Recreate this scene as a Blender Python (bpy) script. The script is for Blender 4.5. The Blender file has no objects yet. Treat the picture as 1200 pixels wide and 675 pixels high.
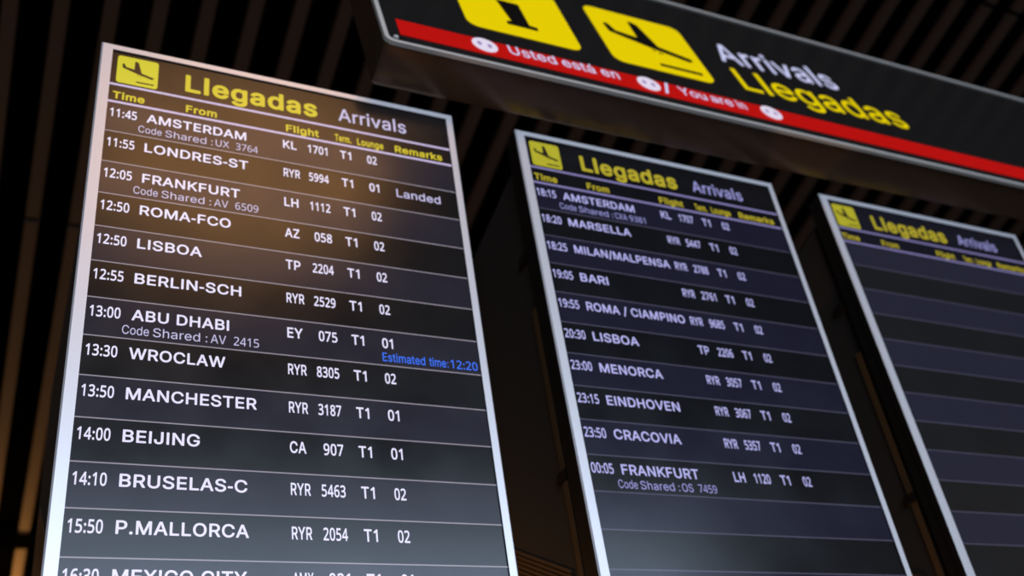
import bpy, bmesh, math
import numpy as np
from mathutils import Matrix, Vector
from mathutils.geometry import delaunay_2d_cdt

# ------------------------------------------------------------------ camera
# screen frame: x right, y down along the tilted display, z away; unit = display width
W = 0.70                                  # lit width of one display, metres
TILT = math.radians(14.708)               # displays lean forward by this much
CAM_H = 1.60
F_PX = 1236.15
RVEC = np.array([-0.6177, -0.45357, -0.00498])
TVEC = np.array([-1.1138, -0.66503, 2.94389])
PITCH = 1.2775                            # spacing of the displays


def rot(r):
    t = np.linalg.norm(r)
    k = r / t
    K = np.array([[0, -k[2], k[1]], [k[2], 0, -k[0]], [-k[1], k[0], 0]])
    return np.eye(3) + math.sin(t) * K + (1 - math.cos(t)) * K @ K


RC = rot(RVEC)
CP = -RC.T @ TVEC
B = np.array([[1, 0, 0], [0, math.sin(TILT), math.cos(TILT)], [0, -math.cos(TILT), math.sin(TILT)]])
CAM = np.array([0, 0, CAM_H])


def s2w(u, v, z=0.0, s=0):
    """a point of display s (u across, v down, z metres toward the viewer) in the world"""
    return CAM + W * (B @ (np.array([u + s * PITCH, v, -z / W]) - CP))


scene = bpy.context.scene
C = scene.collection
cam_d = bpy.data.cameras.new('camera')
cam_o = bpy.data.objects.new('camera', cam_d)
C.objects.link(cam_o)
M = B @ RC.T
right, up, fwd = M[:, 0], -M[:, 1], M[:, 2]
m4 = Matrix.Identity(4)
for i in range(3):
    m4[i][0], m4[i][1], m4[i][2], m4[i][3] = right[i], up[i], -fwd[i], CAM[i]
cam_o.matrix_world = m4
cam_d.sensor_fit = 'HORIZONTAL'
cam_d.sensor_width = 36
cam_d.lens = 36 * F_PX / 1200
cam_d.clip_start = 0.05
cam_d.clip_end = 200
cam_d.dof.use_dof = True
cam_d.dof.focus_distance = 1.64
cam_d.dof.aperture_fstop = 2.8
scene.camera = cam_o

# ------------------------------------------------------------------ world, lights, exposure
vs = scene.view_settings
vs.view_transform = 'Standard'
vs.look = 'None'
vs.exposure = 0.0
vs.gamma = 1.0
vs.use_curve_mapping = False

world = bpy.data.worlds.new('hall_air')
world.use_nodes = True
scene.world = world
wb = world.node_tree.nodes['Background']
wb.inputs['Color'].default_value = (1.0, 0.80, 0.62, 1)
wb.inputs['Strength'].default_value = 0.05


def area(name, loc, target, sx, sy, power, color, shape='RECTANGLE'):
    d = bpy.data.lights.new(name, 'AREA')
    d.shape = shape
    d.size = sx
    d.size_y = sy
    d.energy = power
    d.color = color
    o = bpy.data.objects.new(name, d)
    C.objects.link(o)
    o.location = loc
    o.rotation_euler = (Vector(target) - Vector(loc)).to_track_quat('-Z', 'Y').to_euler()
    return o


# glazed front of the hall, far behind the viewer: cool daylight
area('daylight_facade', (1.5, -12.0, 2.3), (1.5, 0, 2.3), 18.0, 4.4, 1500, (0.60, 0.77, 1.0))
# warm ceiling lamp hanging behind and above the viewer
area('warm_ceiling_lamp', (0.95, -2.45, 5.20), (0.45, 1.1, 3.5), 1.75, 1.15, 19, (1.0, 0.48, 0.16), 'ELLIPSE')
# warm lamps of the hall beyond the displays
d = bpy.data.lights.new('warm_hall_lamp', 'POINT')
d.energy = 80
d.color = (1.0, 0.55, 0.22)
d.shadow_soft_size = 0.35
o = bpy.data.objects.new('warm_hall_lamp', d)
C.objects.link(o)
o.location = (-0.9, 6.6, 2.6)

# warm lamp close under the ceiling beyond the dark beam
d = bpy.data.lights.new('far_ceiling_lamp', 'POINT')
d.energy = 46
d.color = (1.0, 0.44, 0.11)
d.shadow_soft_size = 0.06
o = bpy.data.objects.new('far_ceiling_lamp', d)
C.objects.link(o)
o.location = (0.02, 6.2, 5.2)
# added fill lights low between the cabinets, no real fixtures; they warm the sides
for n_, x_, p_ in (('added_gap_fill', 0.875, 4.2), ('added_gap_fill_far', 1.770, 11.0)):
    d = bpy.data.lights.new(n_, 'POINT')
    d.energy = p_
    d.color = (1.0, 0.52, 0.2)
    d.shadow_soft_size = 0.03
    o = bpy.data.objects.new(n_, d)
    C.objects.link(o)
    o.location = (x_, 1.66, 1.95)


# ------------------------------------------------------------------ materials
def mat(name, col, rough=0.5, metal=0.0, spec=0.5, emit=None, estr=1.0, bump=None, vary=0.0, vscale=30.0):
    m = bpy.data.materials.new(name)
    m.use_nodes = True
    nt = m.node_tree
    p = nt.nodes['Principled BSDF']
    p.inputs['Base Color'].default_value = (*col, 1)
    p.inputs['Roughness'].default_value = rough
    p.inputs['Metallic'].default_value = metal
    p.inputs['Specular IOR Level'].default_value = spec
    if emit:
        p.inputs['Emission Color'].default_value = (*emit, 1)
        p.inputs['Emission Strength'].default_value = estr
    if vary or bump:
        tc = nt.nodes.new('ShaderNodeTexCoord')
        nz = nt.nodes.new('ShaderNodeTexNoise')
        nz.inputs['Scale'].default_value = vscale
        nz.inputs['Detail'].default_value = 4
        nt.links.new(tc.outputs['Object'], nz.inputs['Vector'])
    if vary:
        r = nt.nodes.new('ShaderNodeMapRange')
        r.inputs['From Min'].default_value = 0.3
        r.inputs['From Max'].default_value = 0.7
        r.inputs['To Min'].default_value = rough - vary
        r.inputs['To Max'].default_value = rough + vary
        nt.links.new(nz.outputs['Fac'], r.inputs['Value'])
        nt.links.new(r.outputs['Result'], p.inputs['Roughness'])
    if bump:
        b = nt.nodes.new('ShaderNodeBump')
        b.inputs['Strength'].default_value = bump
        b.inputs['Distance'].default_value = 0.002
        nt.links.new(nz.outputs['Fac'], b.inputs['Height'])
        nt.links.new(b.outputs['Normal'], p.inputs['Normal'])
    return m


SCREEN_ROUGH = 0.20


def glow(name, col, k):
    """a lit area of a display: black glass with its own light"""
    return mat(name, (0.004, 0.004, 0.005), SCREEN_ROUGH, 0, 0.5, tuple(c * k for c in col), 1.0, vary=0.03, vscale=9)


M_bezel = mat('silver_white_bezel', (0.94, 0.88, 0.88), 0.36, 0.40, 0.5)
M_lip = mat('black_bezel_lip', (0.006, 0.006, 0.007), 0.5)
M_shell = mat('black_display_shell', (0.022, 0.018, 0.015), 0.38, 0.3, 0.5)
M_cab = mat('dark_cabinet_paint', (0.045, 0.038, 0.032), 0.55, 0, 0.4, bump=0.15, vscale=160)
M_trim = mat('bronze_corner_trim', (0.30, 0.17, 0.08), 0.35, 0.6)
M_slat = mat('brown_slat_paint', (0.047, 0.026, 0.017), 0.6, 0, 0.3, bump=0.1, vscale=60)
M_black = mat('black_void_paint', (0.001, 0.001, 0.001), 0.9, 0, 0.0)
M_beam = mat('black_beam_paint', (0.0012, 0.001, 0.0008), 0.9, 0, 0.0)
M_floor = mat('polished_stone_floor', (0.26, 0.22, 0.18), 0.25, 0, 0.5, vary=0.08, vscale=3)
M_alu = mat('brushed_aluminium', (0.80, 0.76, 0.70), 0.40, 0.25, vary=0.05, vscale=40)
M_face = mat('charcoal_sign_face', (0.017, 0.0155, 0.0145), 0.16, 0, 0.5)
M_sbody = mat('dark_sign_body', (0.15, 0.090, 0.056), 0.18, 0.5, 0.5)
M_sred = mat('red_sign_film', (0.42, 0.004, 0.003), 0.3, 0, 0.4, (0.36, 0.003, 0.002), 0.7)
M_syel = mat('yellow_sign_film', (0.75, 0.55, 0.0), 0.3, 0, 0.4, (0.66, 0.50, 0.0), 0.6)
M_sblk = mat('black_sign_film', (0.008, 0.007, 0.006), 0.25)
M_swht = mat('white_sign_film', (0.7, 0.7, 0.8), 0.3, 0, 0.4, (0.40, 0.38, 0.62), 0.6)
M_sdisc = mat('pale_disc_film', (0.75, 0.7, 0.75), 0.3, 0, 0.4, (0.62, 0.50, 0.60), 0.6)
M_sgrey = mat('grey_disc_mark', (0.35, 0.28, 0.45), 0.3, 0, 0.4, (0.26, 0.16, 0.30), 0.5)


# ------------------------------------------------------------------ mesh helpers
def mesh_obj(name, verts, faces, mats, parent=None, fm=None, loc=None, bevel=0, smooth=False):
    me = bpy.data.meshes.new(name)
    me.from_pydata([tuple(v) for v in verts], [], faces)
    for m in (mats if isinstance(mats, (list, tuple)) else [mats]):
        me.materials.append(m)
    if fm:
        for p, k in zip(me.polygons, fm):
            p.material_index = k
    bm = bmesh.new()
    bm.from_mesh(me)
    if not fm:
        bmesh.ops.recalc_face_normals(bm, faces=bm.faces)
    if bevel:
        bmesh.ops.bevel(bm, geom=bm.edges[:], offset=bevel, segments=2, affect='EDGES', clamp_overlap=True)
    bm.to_mesh(me)
    bm.free()
    o = bpy.data.objects.new(name, me)
    C.objects.link(o)
    if parent:
        o.parent = parent
    if loc is not None:
        o.location = loc
    return o


def empty(name, loc, label, cat, group=None, rz=0.0):
    o = bpy.data.objects.new(name, None)
    o.empty_display_size = 0.2
    C.objects.link(o)
    o.location = loc
    o.rotation_euler = (0, 0, rz)
    o['label'] = label
    o['category'] = cat
    if group:
        o['group'] = group
    return o


BOXF = [(0, 1, 2, 3), (7, 6, 5, 4), (0, 4, 5, 1), (1, 5, 6, 2), (2, 6, 7, 3), (3, 7, 4, 0)]


def boxv(x0, x1, y0, y1, z0, z1):
    return [(x0, y0, z0), (x1, y0, z0), (x1, y1, z0), (x0, y1, z0), (x0, y0, z1), (x1, y0, z1), (x1, y1, z1), (x0, y1, z1)]


class MB:
    def __init__(self):
        self.v, self.f, self.m = [], [], []

    def add(self, v, f, k=0):
        n = len(self.v)
        self.v += [tuple(p) for p in v]
        self.f += [tuple(i + n for i in q) for q in f]
        self.m += [k] * len(f)

    def build(self, name, mats, parent=None, **kw):
        return mesh_obj(name, self.v, self.f, mats, parent, fm=self.m if isinstance(mats, (list, tuple)) else None, **kw)


CAP = 0.5087
# letter outlines in plain numbers: weight -> (thickening, {letter: (advance in thousandths, outlines as x, y pairs in 1/500)})
GLYPHS = {
    'R': (0.002, {
        '0': (407, [[90, -3, 71, 2, 56, 11, 43, 24, 32, 43, 24, 64, 19, 96, 17, 121, 19, 160, 22, 182, 28, 204, 36, 222, 46, 236, 57, 246, 74, 254, 89, 258, 111, 258, 131, 253,
            145, 246, 157, 235, 170, 215, 179, 193, 184, 165, 186, 137, 186, 103, 183, 78, 176, 50, 167, 32, 157, 18, 143, 7, 126, -1, 107, -4], [96, 24, 107, 24, 122, 28, 132, 35,
            140, 44, 146, 59, 150, 75, 153, 96, 155, 121, 154, 144, 152, 171, 148, 190, 142, 205, 135, 217, 126, 225, 115, 229, 101, 231, 88, 229, 78, 225, 69, 218, 62, 208, 57,
            195, 53, 178, 50, 155, 49, 132, 51, 86, 55, 65, 61, 50, 67, 39, 75, 31, 85, 26]]),
        '1': (407, [[98, 0, 96, 3, 96, 218, 93, 218, 49, 181, 46, 183, 33, 201, 35, 203, 99, 253, 103, 254, 124, 254, 126, 253, 126, 251, 126, 2, 124, 0]]),
        '2': (407, [[18, 0, 17, 3, 17, 23, 18, 26, 104, 114, 124, 137, 132, 149, 137, 160, 141, 174, 143, 187, 141, 200, 136, 213, 128, 222, 115, 228, 97, 231, 77, 228, 59, 222,
            37, 208, 34, 210, 22, 225, 21, 228, 30, 236, 44, 244, 59, 251, 75, 256, 91, 258, 112, 257, 128, 254, 139, 250, 149, 244, 159, 235, 167, 224, 171, 215, 174, 202, 175,
            185, 174, 176, 170, 160, 159, 138, 141, 115, 124, 97, 61, 34, 58, 30, 62, 29, 183, 28, 185, 26, 185, 1, 182, 0]]),
        '3': (407, [[67, -3, 42, 1, 18, 10, 16, 14, 16, 37, 18, 38, 40, 30, 63, 25, 76, 23, 97, 23, 110, 25, 124, 29, 133, 35, 141, 42, 147, 54, 150, 69, 149, 86, 146, 93, 142, 99,
            136, 104, 129, 109, 108, 115, 90, 117, 57, 118, 55, 121, 55, 140, 55, 143, 57, 145, 86, 145, 103, 147, 115, 151, 125, 156, 135, 166, 141, 176, 143, 189, 142, 203, 139,
            211, 133, 219, 125, 225, 114, 229, 96, 231, 75, 229, 58, 224, 33, 211, 19, 229, 19, 232, 26, 238, 39, 245, 56, 252, 67, 255, 82, 257, 96, 258, 111, 257, 126, 255, 143,
            249, 158, 239, 168, 225, 174, 210, 176, 199, 174, 180, 171, 169, 167, 161, 160, 153, 151, 145, 142, 140, 126, 133, 143, 128, 154, 124, 164, 117, 173, 108, 180, 96, 183,
            83, 183, 69, 181, 53, 176, 37, 169, 26, 158, 16, 144, 7, 126, 1, 111, -2, 92, -4]]),
        '4': (407, [[130, 0, 129, 3, 129, 53, 128, 57, 10, 58, 7, 60, 7, 83, 12, 91, 125, 253, 129, 256, 157, 256, 159, 255, 160, 252, 160, 88, 162, 86, 196, 85, 197, 83, 197, 60,
            194, 58, 161, 57, 160, 53, 160, 3, 159, 1, 155, 0], [40, 87, 47, 86, 125, 86, 128, 87, 129, 90, 130, 219, 129, 219, 117, 198, 43, 92]]),
        '5': (407, [[72, -3, 47, 1, 33, 5, 24, 10, 22, 14, 22, 36, 23, 38, 48, 29, 69, 25, 94, 23, 106, 25, 117, 28, 133, 36, 139, 42, 144, 49, 150, 62, 151, 74, 151, 83, 148, 97,
            143, 108, 134, 117, 123, 124, 109, 128, 94, 129, 79, 129, 44, 125, 29, 135, 38, 251, 40, 254, 43, 254, 163, 254, 165, 253, 166, 250, 166, 228, 163, 225, 66, 225, 65,
            222, 59, 155, 61, 153, 90, 156, 105, 156, 125, 153, 145, 146, 162, 135, 170, 126, 175, 118, 179, 108, 182, 97, 183, 74, 182, 62, 178, 47, 171, 33, 163, 24, 154, 15,
            140, 7, 129, 2, 111, -2, 93, -4]]),
        '6': (407, [[95, -3, 74, 2, 63, 8, 55, 14, 47, 21, 40, 30, 28, 53, 22, 74, 19, 103, 21, 139, 27, 174, 35, 197, 45, 215, 59, 232, 74, 243, 93, 252, 111, 256, 138, 258, 163,
            256, 166, 255, 168, 253, 168, 232, 167, 229, 141, 232, 127, 232, 111, 229, 93, 222, 81, 214, 70, 201, 62, 186, 56, 169, 52, 143, 52, 131, 54, 131, 62, 140, 72, 148, 80,
            153, 88, 156, 106, 159, 120, 159, 131, 158, 143, 155, 152, 150, 167, 139, 177, 125, 185, 105, 187, 85, 186, 68, 185, 58, 178, 37, 168, 22, 154, 9, 136, 1, 116, -3],
            [97, 24, 112, 23, 120, 25, 136, 32, 147, 43, 151, 51, 154, 61, 155, 71, 155, 92, 154, 100, 150, 111, 144, 119, 138, 125, 129, 131, 119, 133, 108, 135, 95, 134, 86, 131,
            76, 126, 66, 119, 60, 112, 55, 103, 52, 94, 52, 79, 54, 70, 58, 57, 63, 46, 70, 37, 79, 30, 87, 26]]),
        '7': (407, [[50, 1, 52, 8, 151, 224, 147, 226, 18, 226, 15, 228, 16, 253, 19, 254, 184, 254, 186, 251, 186, 231, 185, 227, 84, 2, 80, 0, 52, 0]]),
        '8': (407, [[88, -3, 65, 1, 54, 5, 45, 11, 30, 24, 25, 32, 20, 43, 18, 57, 17, 69, 20, 85, 25, 96, 32, 105, 39, 113, 51, 123, 67, 131, 68, 133, 45, 151, 33, 167, 27, 182,
            26, 192, 26, 203, 28, 214, 33, 226, 40, 236, 51, 245, 65, 252, 79, 256, 93, 258, 111, 258, 131, 254, 150, 246, 158, 241, 165, 234, 174, 219, 177, 207, 178, 192, 176,
            182, 173, 174, 166, 162, 158, 154, 132, 135, 158, 117, 167, 110, 176, 100, 181, 90, 184, 82, 186, 74, 186, 58, 183, 43, 177, 30, 168, 19, 156, 10, 140, 2, 124, -2, 107,
            -4], [90, 22, 113, 22, 125, 25, 136, 30, 143, 35, 149, 43, 153, 51, 155, 64, 154, 74, 152, 80, 148, 89, 143, 94, 122, 108, 104, 117, 96, 119, 76, 110, 61, 98, 52, 85,
            48, 69, 48, 60, 50, 52, 53, 44, 58, 37, 64, 32, 71, 27, 82, 23], [99, 149, 103, 147, 108, 149, 120, 155, 133, 165, 142, 176, 146, 189, 146, 204, 144, 211, 139, 218,
            128, 227, 118, 230, 110, 232, 92, 232, 81, 229, 72, 225, 63, 217, 59, 211, 57, 203, 57, 188, 60, 179, 64, 172, 76, 161]]),
        '9': (407, [[53, -3, 39, -1, 36, 1, 37, 25, 39, 26, 63, 22, 85, 23, 105, 29, 121, 38, 134, 52, 144, 71, 150, 96, 153, 122, 152, 123, 150, 123, 142, 114, 128, 103, 120, 99,
            109, 96, 92, 95, 74, 96, 62, 100, 50, 105, 41, 112, 33, 121, 27, 130, 22, 142, 19, 153, 18, 168, 18, 183, 21, 200, 26, 215, 35, 229, 46, 241, 59, 249, 73, 255, 91, 258,
            107, 258, 123, 255, 142, 246, 157, 234, 169, 218, 179, 196, 184, 168, 185, 139, 183, 108, 177, 78, 169, 55, 159, 37, 146, 22, 132, 12, 116, 4, 99, -1, 74, -4], [86,
            121, 109, 121, 120, 123, 128, 127, 142, 139, 148, 147, 152, 157, 154, 167, 152, 180, 149, 192, 144, 204, 137, 214, 128, 222, 120, 227, 109, 231, 89, 231, 80, 228, 70,
            223, 63, 217, 57, 209, 53, 200, 50, 190, 49, 174, 49, 164, 52, 151, 56, 142, 61, 133, 68, 128, 76, 124]]),
        ':': (188, [[42, -2, 34, 2, 28, 8, 25, 17, 25, 25, 29, 33, 35, 40, 44, 43, 52, 43, 60, 40, 67, 33, 70, 25, 70, 17, 67, 8, 60, 1, 50, -2], [42, 136, 34, 140, 28, 146, 25,
            154, 25, 162, 28, 171, 35, 177, 44, 181, 52, 181, 60, 177, 67, 171, 70, 162, 70, 154, 67, 146, 60, 139, 50, 135]]),
        'A': (480, [[10, 0, 9, 2, 10, 5, 100, 252, 103, 254, 137, 254, 140, 251, 230, 3, 230, 1, 226, 0, 201, 0, 198, 1, 171, 70, 71, 71, 69, 71, 67, 69, 42, 1, 39, 0], [79, 101,
            84, 99, 157, 99, 161, 101, 120, 224, 119, 223, 117, 220]]),
        'C': (510, [[121, -3, 100, 1, 78, 11, 65, 19, 57, 26, 44, 42, 32, 64, 24, 86, 20, 114, 20, 140, 24, 168, 32, 192, 44, 213, 60, 230, 75, 242, 96, 252, 114, 256, 140, 258,
            156, 256, 175, 251, 190, 243, 203, 234, 216, 221, 225, 207, 234, 186, 235, 175, 232, 174, 207, 174, 204, 175, 197, 193, 188, 206, 176, 216, 160, 224, 147, 227, 128,
            228, 108, 224, 93, 217, 79, 206, 67, 190, 59, 174, 54, 154, 52, 132, 53, 110, 57, 88, 65, 68, 78, 50, 86, 42, 96, 36, 114, 29, 138, 27, 147, 28, 163, 32, 174, 37, 182,
            43, 194, 57, 200, 68, 203, 78, 206, 80, 233, 80, 236, 78, 231, 60, 223, 43, 211, 28, 196, 15, 179, 6, 161, 0, 139, -4]]),
        'O': (533, [[121, -3, 100, 1, 78, 11, 61, 23, 45, 40, 33, 61, 24, 86, 20, 114, 20, 140, 24, 168, 31, 189, 44, 213, 59, 229, 75, 242, 96, 252, 114, 256, 140, 258, 165, 254,
            185, 246, 204, 233, 212, 225, 222, 213, 235, 190, 242, 168, 246, 139, 246, 114, 242, 86, 235, 64, 223, 42, 207, 24, 189, 11, 167, 1, 154, -2, 140, -4], [119, 28, 136,
            27, 154, 29, 171, 36, 185, 46, 196, 58, 204, 72, 210, 88, 214, 108, 215, 135, 213, 154, 209, 171, 200, 189, 190, 203, 178, 214, 165, 221, 147, 227, 131, 228, 114, 225,
            101, 221, 88, 213, 76, 203, 66, 189, 59, 174, 54, 154, 52, 132, 53, 110, 57, 88, 63, 71, 73, 56, 87, 42, 101, 33]]),
        'S': (447, [[98, -4, 82, -2, 67, 3, 53, 10, 41, 20, 32, 30, 25, 42, 21, 56, 20, 67, 23, 68, 50, 68, 52, 67, 56, 55, 60, 46, 66, 39, 73, 35, 84, 29, 93, 27, 103, 25, 123,
            25, 136, 28, 146, 32, 156, 37, 163, 44, 168, 50, 171, 60, 172, 73, 171, 81, 167, 88, 163, 92, 150, 101, 134, 108, 75, 125, 60, 132, 48, 141, 38, 150, 30, 163, 26, 178,
            26, 195, 29, 209, 37, 224, 48, 235, 61, 245, 77, 252, 95, 257, 110, 258, 131, 257, 145, 254, 157, 249, 170, 242, 180, 235, 190, 223, 195, 213, 200, 198, 200, 192, 199,
            189, 170, 189, 161, 208, 156, 215, 148, 221, 136, 226, 125, 228, 102, 229, 89, 226, 80, 222, 72, 217, 65, 210, 61, 203, 58, 195, 58, 184, 60, 175, 67, 165, 82, 155, 99,
            149, 138, 138, 155, 132, 167, 127, 181, 118, 193, 106, 201, 92, 204, 78, 204, 60, 201, 46, 193, 31, 181, 18, 170, 9, 156, 3, 135, -3, 117, -5]]),
        'U': (517, [[115, -4, 100, -1, 86, 3, 72, 10, 64, 16, 53, 26, 46, 34, 39, 47, 34, 58, 31, 69, 30, 83, 30, 252, 31, 254, 34, 255, 60, 254, 62, 252, 62, 84, 64, 73, 68, 62,
            78, 47, 92, 35, 109, 28, 132, 26, 152, 29, 161, 32, 170, 37, 182, 48, 191, 62, 195, 74, 196, 87, 196, 252, 199, 254, 227, 254, 228, 254, 229, 251, 229, 85, 227, 69,
            221, 49, 214, 37, 206, 26, 195, 16, 181, 7, 168, 2, 150, -3, 134, -4]]),
        'V': (480, [[103, 0, 100, 5, 11, 247, 9, 253, 12, 254, 39, 254, 43, 252, 98, 98, 120, 31, 121, 31, 123, 35, 143, 99, 196, 252, 198, 254, 201, 255, 230, 254, 230, 251, 140,
            2, 137, 0]]),
        'X': (474, [[11, 0, 11, 2, 12, 5, 99, 130, 97, 134, 17, 251, 16, 253, 19, 255, 49, 255, 53, 253, 96, 190, 117, 156, 119, 154, 143, 191, 186, 253, 190, 255, 221, 254, 221,
            251, 139, 131, 224, 6, 226, 1, 224, 0, 194, 0, 190, 1, 141, 72, 121, 105, 118, 106, 95, 70, 46, 1, 42, 0]]),
        'a': (389, [[69, -4, 53, 0, 41, 6, 31, 13, 22, 24, 17, 38, 15, 51, 16, 63, 20, 77, 25, 85, 33, 93, 41, 98, 52, 103, 77, 108, 123, 114, 133, 118, 136, 121, 137, 126, 136,
            142, 131, 152, 123, 159, 113, 163, 99, 165, 81, 163, 69, 158, 59, 150, 49, 138, 24, 144, 21, 146, 21, 148, 27, 159, 36, 170, 46, 179, 60, 186, 76, 190, 94, 192, 109,
            192, 124, 189, 141, 182, 152, 173, 161, 160, 166, 146, 168, 130, 168, 2, 167, 0, 164, 0, 139, 0, 138, 2, 138, 21, 137, 24, 122, 9, 108, 0, 89, -4], [72, 24, 89, 23,
            103, 25, 116, 31, 125, 38, 133, 49, 137, 60, 138, 88, 137, 93, 114, 87, 74, 81, 60, 76, 52, 70, 49, 64, 46, 56, 46, 48, 48, 41, 52, 35, 56, 31, 63, 27]]),
        'd': (424, [[87, -4, 68, 1, 51, 11, 37, 26, 26, 45, 20, 65, 17, 90, 18, 116, 24, 140, 29, 149, 35, 160, 48, 175, 66, 186, 86, 192, 108, 192, 125, 187, 137, 179, 154, 161,
            155, 165, 155, 252, 158, 254, 184, 254, 186, 251, 186, 2, 183, 0, 159, 0, 157, 1, 156, 26, 155, 28, 154, 28, 140, 12, 131, 5, 123, 0, 107, -4], [92, 24, 104, 24, 118,
            26, 127, 30, 136, 37, 144, 47, 150, 58, 154, 73, 156, 85, 156, 104, 154, 116, 150, 131, 144, 142, 137, 151, 127, 159, 115, 163, 104, 165, 90, 164, 82, 161, 72, 155, 64,
            148, 58, 138, 54, 129, 50, 113, 49, 102, 50, 77, 54, 60, 59, 49, 65, 40, 73, 32, 83, 27]]),
        'e': (404, [[94, -4, 76, 0, 62, 6, 48, 15, 35, 30, 26, 47, 20, 65, 17, 88, 17, 105, 20, 123, 26, 141, 34, 157, 47, 172, 61, 182, 77, 189, 93, 192, 112, 192, 127, 189, 143,
            183, 158, 172, 168, 160, 176, 147, 183, 129, 185, 110, 185, 87, 184, 85, 182, 85, 50, 84, 48, 81, 49, 72, 55, 55, 63, 41, 73, 32, 87, 26, 104, 23, 119, 24, 134, 30,
            144, 38, 154, 52, 179, 46, 182, 44, 178, 34, 169, 22, 159, 12, 150, 6, 137, 1, 125, -3, 109, -4], [49, 112, 52, 111, 150, 111, 152, 111, 154, 113, 152, 123, 148, 135,
            143, 145, 137, 152, 129, 158, 121, 162, 108, 165, 100, 165, 89, 163, 80, 160, 73, 157, 65, 149, 58, 141, 54, 133, 50, 120]]),
        'h': (410, [[27, 0, 26, 3, 26, 252, 28, 254, 55, 254, 56, 253, 57, 251, 58, 163, 59, 163, 71, 177, 84, 186, 96, 190, 114, 192, 133, 190, 148, 184, 161, 174, 170, 160, 176,
            144, 179, 119, 179, 2, 176, 0, 152, 0, 149, 1, 148, 116, 145, 137, 140, 148, 130, 158, 117, 163, 105, 164, 94, 163, 79, 158, 70, 151, 62, 140, 59, 130, 57, 120, 57, 2,
            56, 0, 53, 0]]),
        'i': (167, [[27, 0, 26, 3, 26, 187, 28, 190, 55, 190, 57, 188, 57, 185, 57, 2, 56, 0, 53, 0], [39, 221, 31, 224, 25, 230, 21, 238, 21, 245, 25, 253, 31, 259, 39, 262, 48,
            261, 55, 258, 60, 252, 63, 245, 63, 237, 59, 230, 55, 225, 48, 222]]),
        'l': (186, [[31, 0, 30, 3, 30, 262, 32, 265, 60, 265, 63, 264, 63, 260, 63, 2, 60, 0]]),
        'o': (415, [[93, -4, 75, 0, 59, 7, 45, 19, 33, 34, 24, 51, 19, 72, 17, 91, 18, 115, 23, 133, 30, 149, 39, 163, 51, 175, 64, 183, 79, 189, 94, 192, 115, 192, 133, 188, 148,
            181, 162, 170, 175, 154, 184, 137, 189, 115, 191, 99, 189, 74, 185, 55, 178, 38, 168, 24, 158, 14, 146, 6, 129, -1, 108, -4], [92, 24, 101, 24, 115, 24, 127, 28, 136,
            34, 143, 41, 150, 51, 155, 65, 158, 77, 159, 94, 158, 110, 155, 123, 151, 134, 145, 145, 137, 154, 127, 160, 116, 164, 104, 165, 91, 164, 82, 160, 73, 155, 65, 147, 58,
            137, 52, 123, 49, 110, 48, 94, 49, 77, 52, 65, 57, 52, 63, 42, 73, 33, 82, 28]]),
        'r': (259, [[27, 0, 26, 3, 26, 188, 30, 190, 55, 189, 56, 185, 56, 165, 58, 162, 68, 177, 83, 187, 96, 192, 120, 192, 122, 188, 121, 163, 119, 162, 108, 163, 95, 162, 84,
            159, 71, 152, 65, 145, 61, 138, 57, 123, 57, 2, 56, 0, 53, 0]]),
        's': (365, [[78, -4, 66, -1, 55, 2, 45, 7, 35, 14, 28, 23, 23, 30, 19, 41, 18, 47, 24, 49, 46, 53, 54, 38, 63, 30, 77, 24, 89, 23, 98, 23, 114, 27, 127, 35, 131, 41, 134,
            48, 134, 52, 133, 59, 127, 67, 118, 73, 64, 88, 53, 92, 41, 99, 32, 109, 26, 119, 23, 131, 24, 144, 26, 155, 32, 165, 39, 174, 50, 182, 62, 187, 74, 191, 85, 192, 107,
            192, 125, 187, 135, 182, 143, 176, 155, 162, 161, 149, 161, 145, 135, 139, 125, 154, 114, 162, 106, 165, 95, 166, 82, 165, 68, 160, 59, 152, 56, 147, 54, 140, 56, 130,
            62, 122, 73, 116, 127, 101, 139, 96, 149, 90, 158, 80, 163, 69, 166, 54, 165, 44, 162, 33, 155, 22, 147, 13, 136, 6, 123, 0, 110, -3, 95, -4]]),
        'v': (389, [[82, 0, 10, 188, 12, 190, 39, 190, 43, 188, 85, 72, 97, 34, 98, 34, 100, 38, 110, 73, 152, 188, 155, 190, 183, 190, 185, 188, 184, 184, 114, 2, 111, 0]]),
        ' ': (188, []),
    }),
    'M': (0.009, {
        '/': (249, [[8, -42, 4, -39, 5, -33, 85, 265, 87, 269, 90, 270, 118, 269, 120, 267, 120, 262, 40, -38, 38, -40, 34, -42]]),
        '0': (407, [[96, -7, 78, -4, 61, 2, 53, 8, 45, 16, 33, 32, 24, 54, 18, 78, 15, 99, 14, 137, 16, 171, 21, 194, 29, 217, 40, 235, 54, 249, 70, 257, 89, 261, 111, 262, 132,
            257, 147, 249, 160, 237, 173, 218, 182, 194, 187, 174, 190, 139, 189, 104, 186, 79, 180, 51, 173, 35, 163, 19, 150, 7, 135, -2, 118, -6], [93, 28, 106, 27, 117, 29,
            126, 35, 134, 43, 140, 54, 145, 68, 148, 83, 151, 110, 151, 133, 149, 162, 145, 186, 140, 200, 134, 212, 125, 221, 115, 226, 101, 228, 92, 227, 81, 223, 73, 217, 67,
            208, 61, 196, 57, 179, 53, 142, 52, 124, 54, 96, 56, 76, 62, 57, 67, 46, 75, 36, 84, 30]]),
        '1': (407, [[96, -4, 93, -2, 92, 2, 92, 209, 91, 210, 89, 209, 54, 180, 49, 177, 46, 177, 43, 179, 30, 197, 29, 201, 29, 203, 32, 206, 98, 257, 102, 258, 125, 258, 129,
            256, 130, 252, 130, 1, 129, -2, 125, -4]]),
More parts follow.
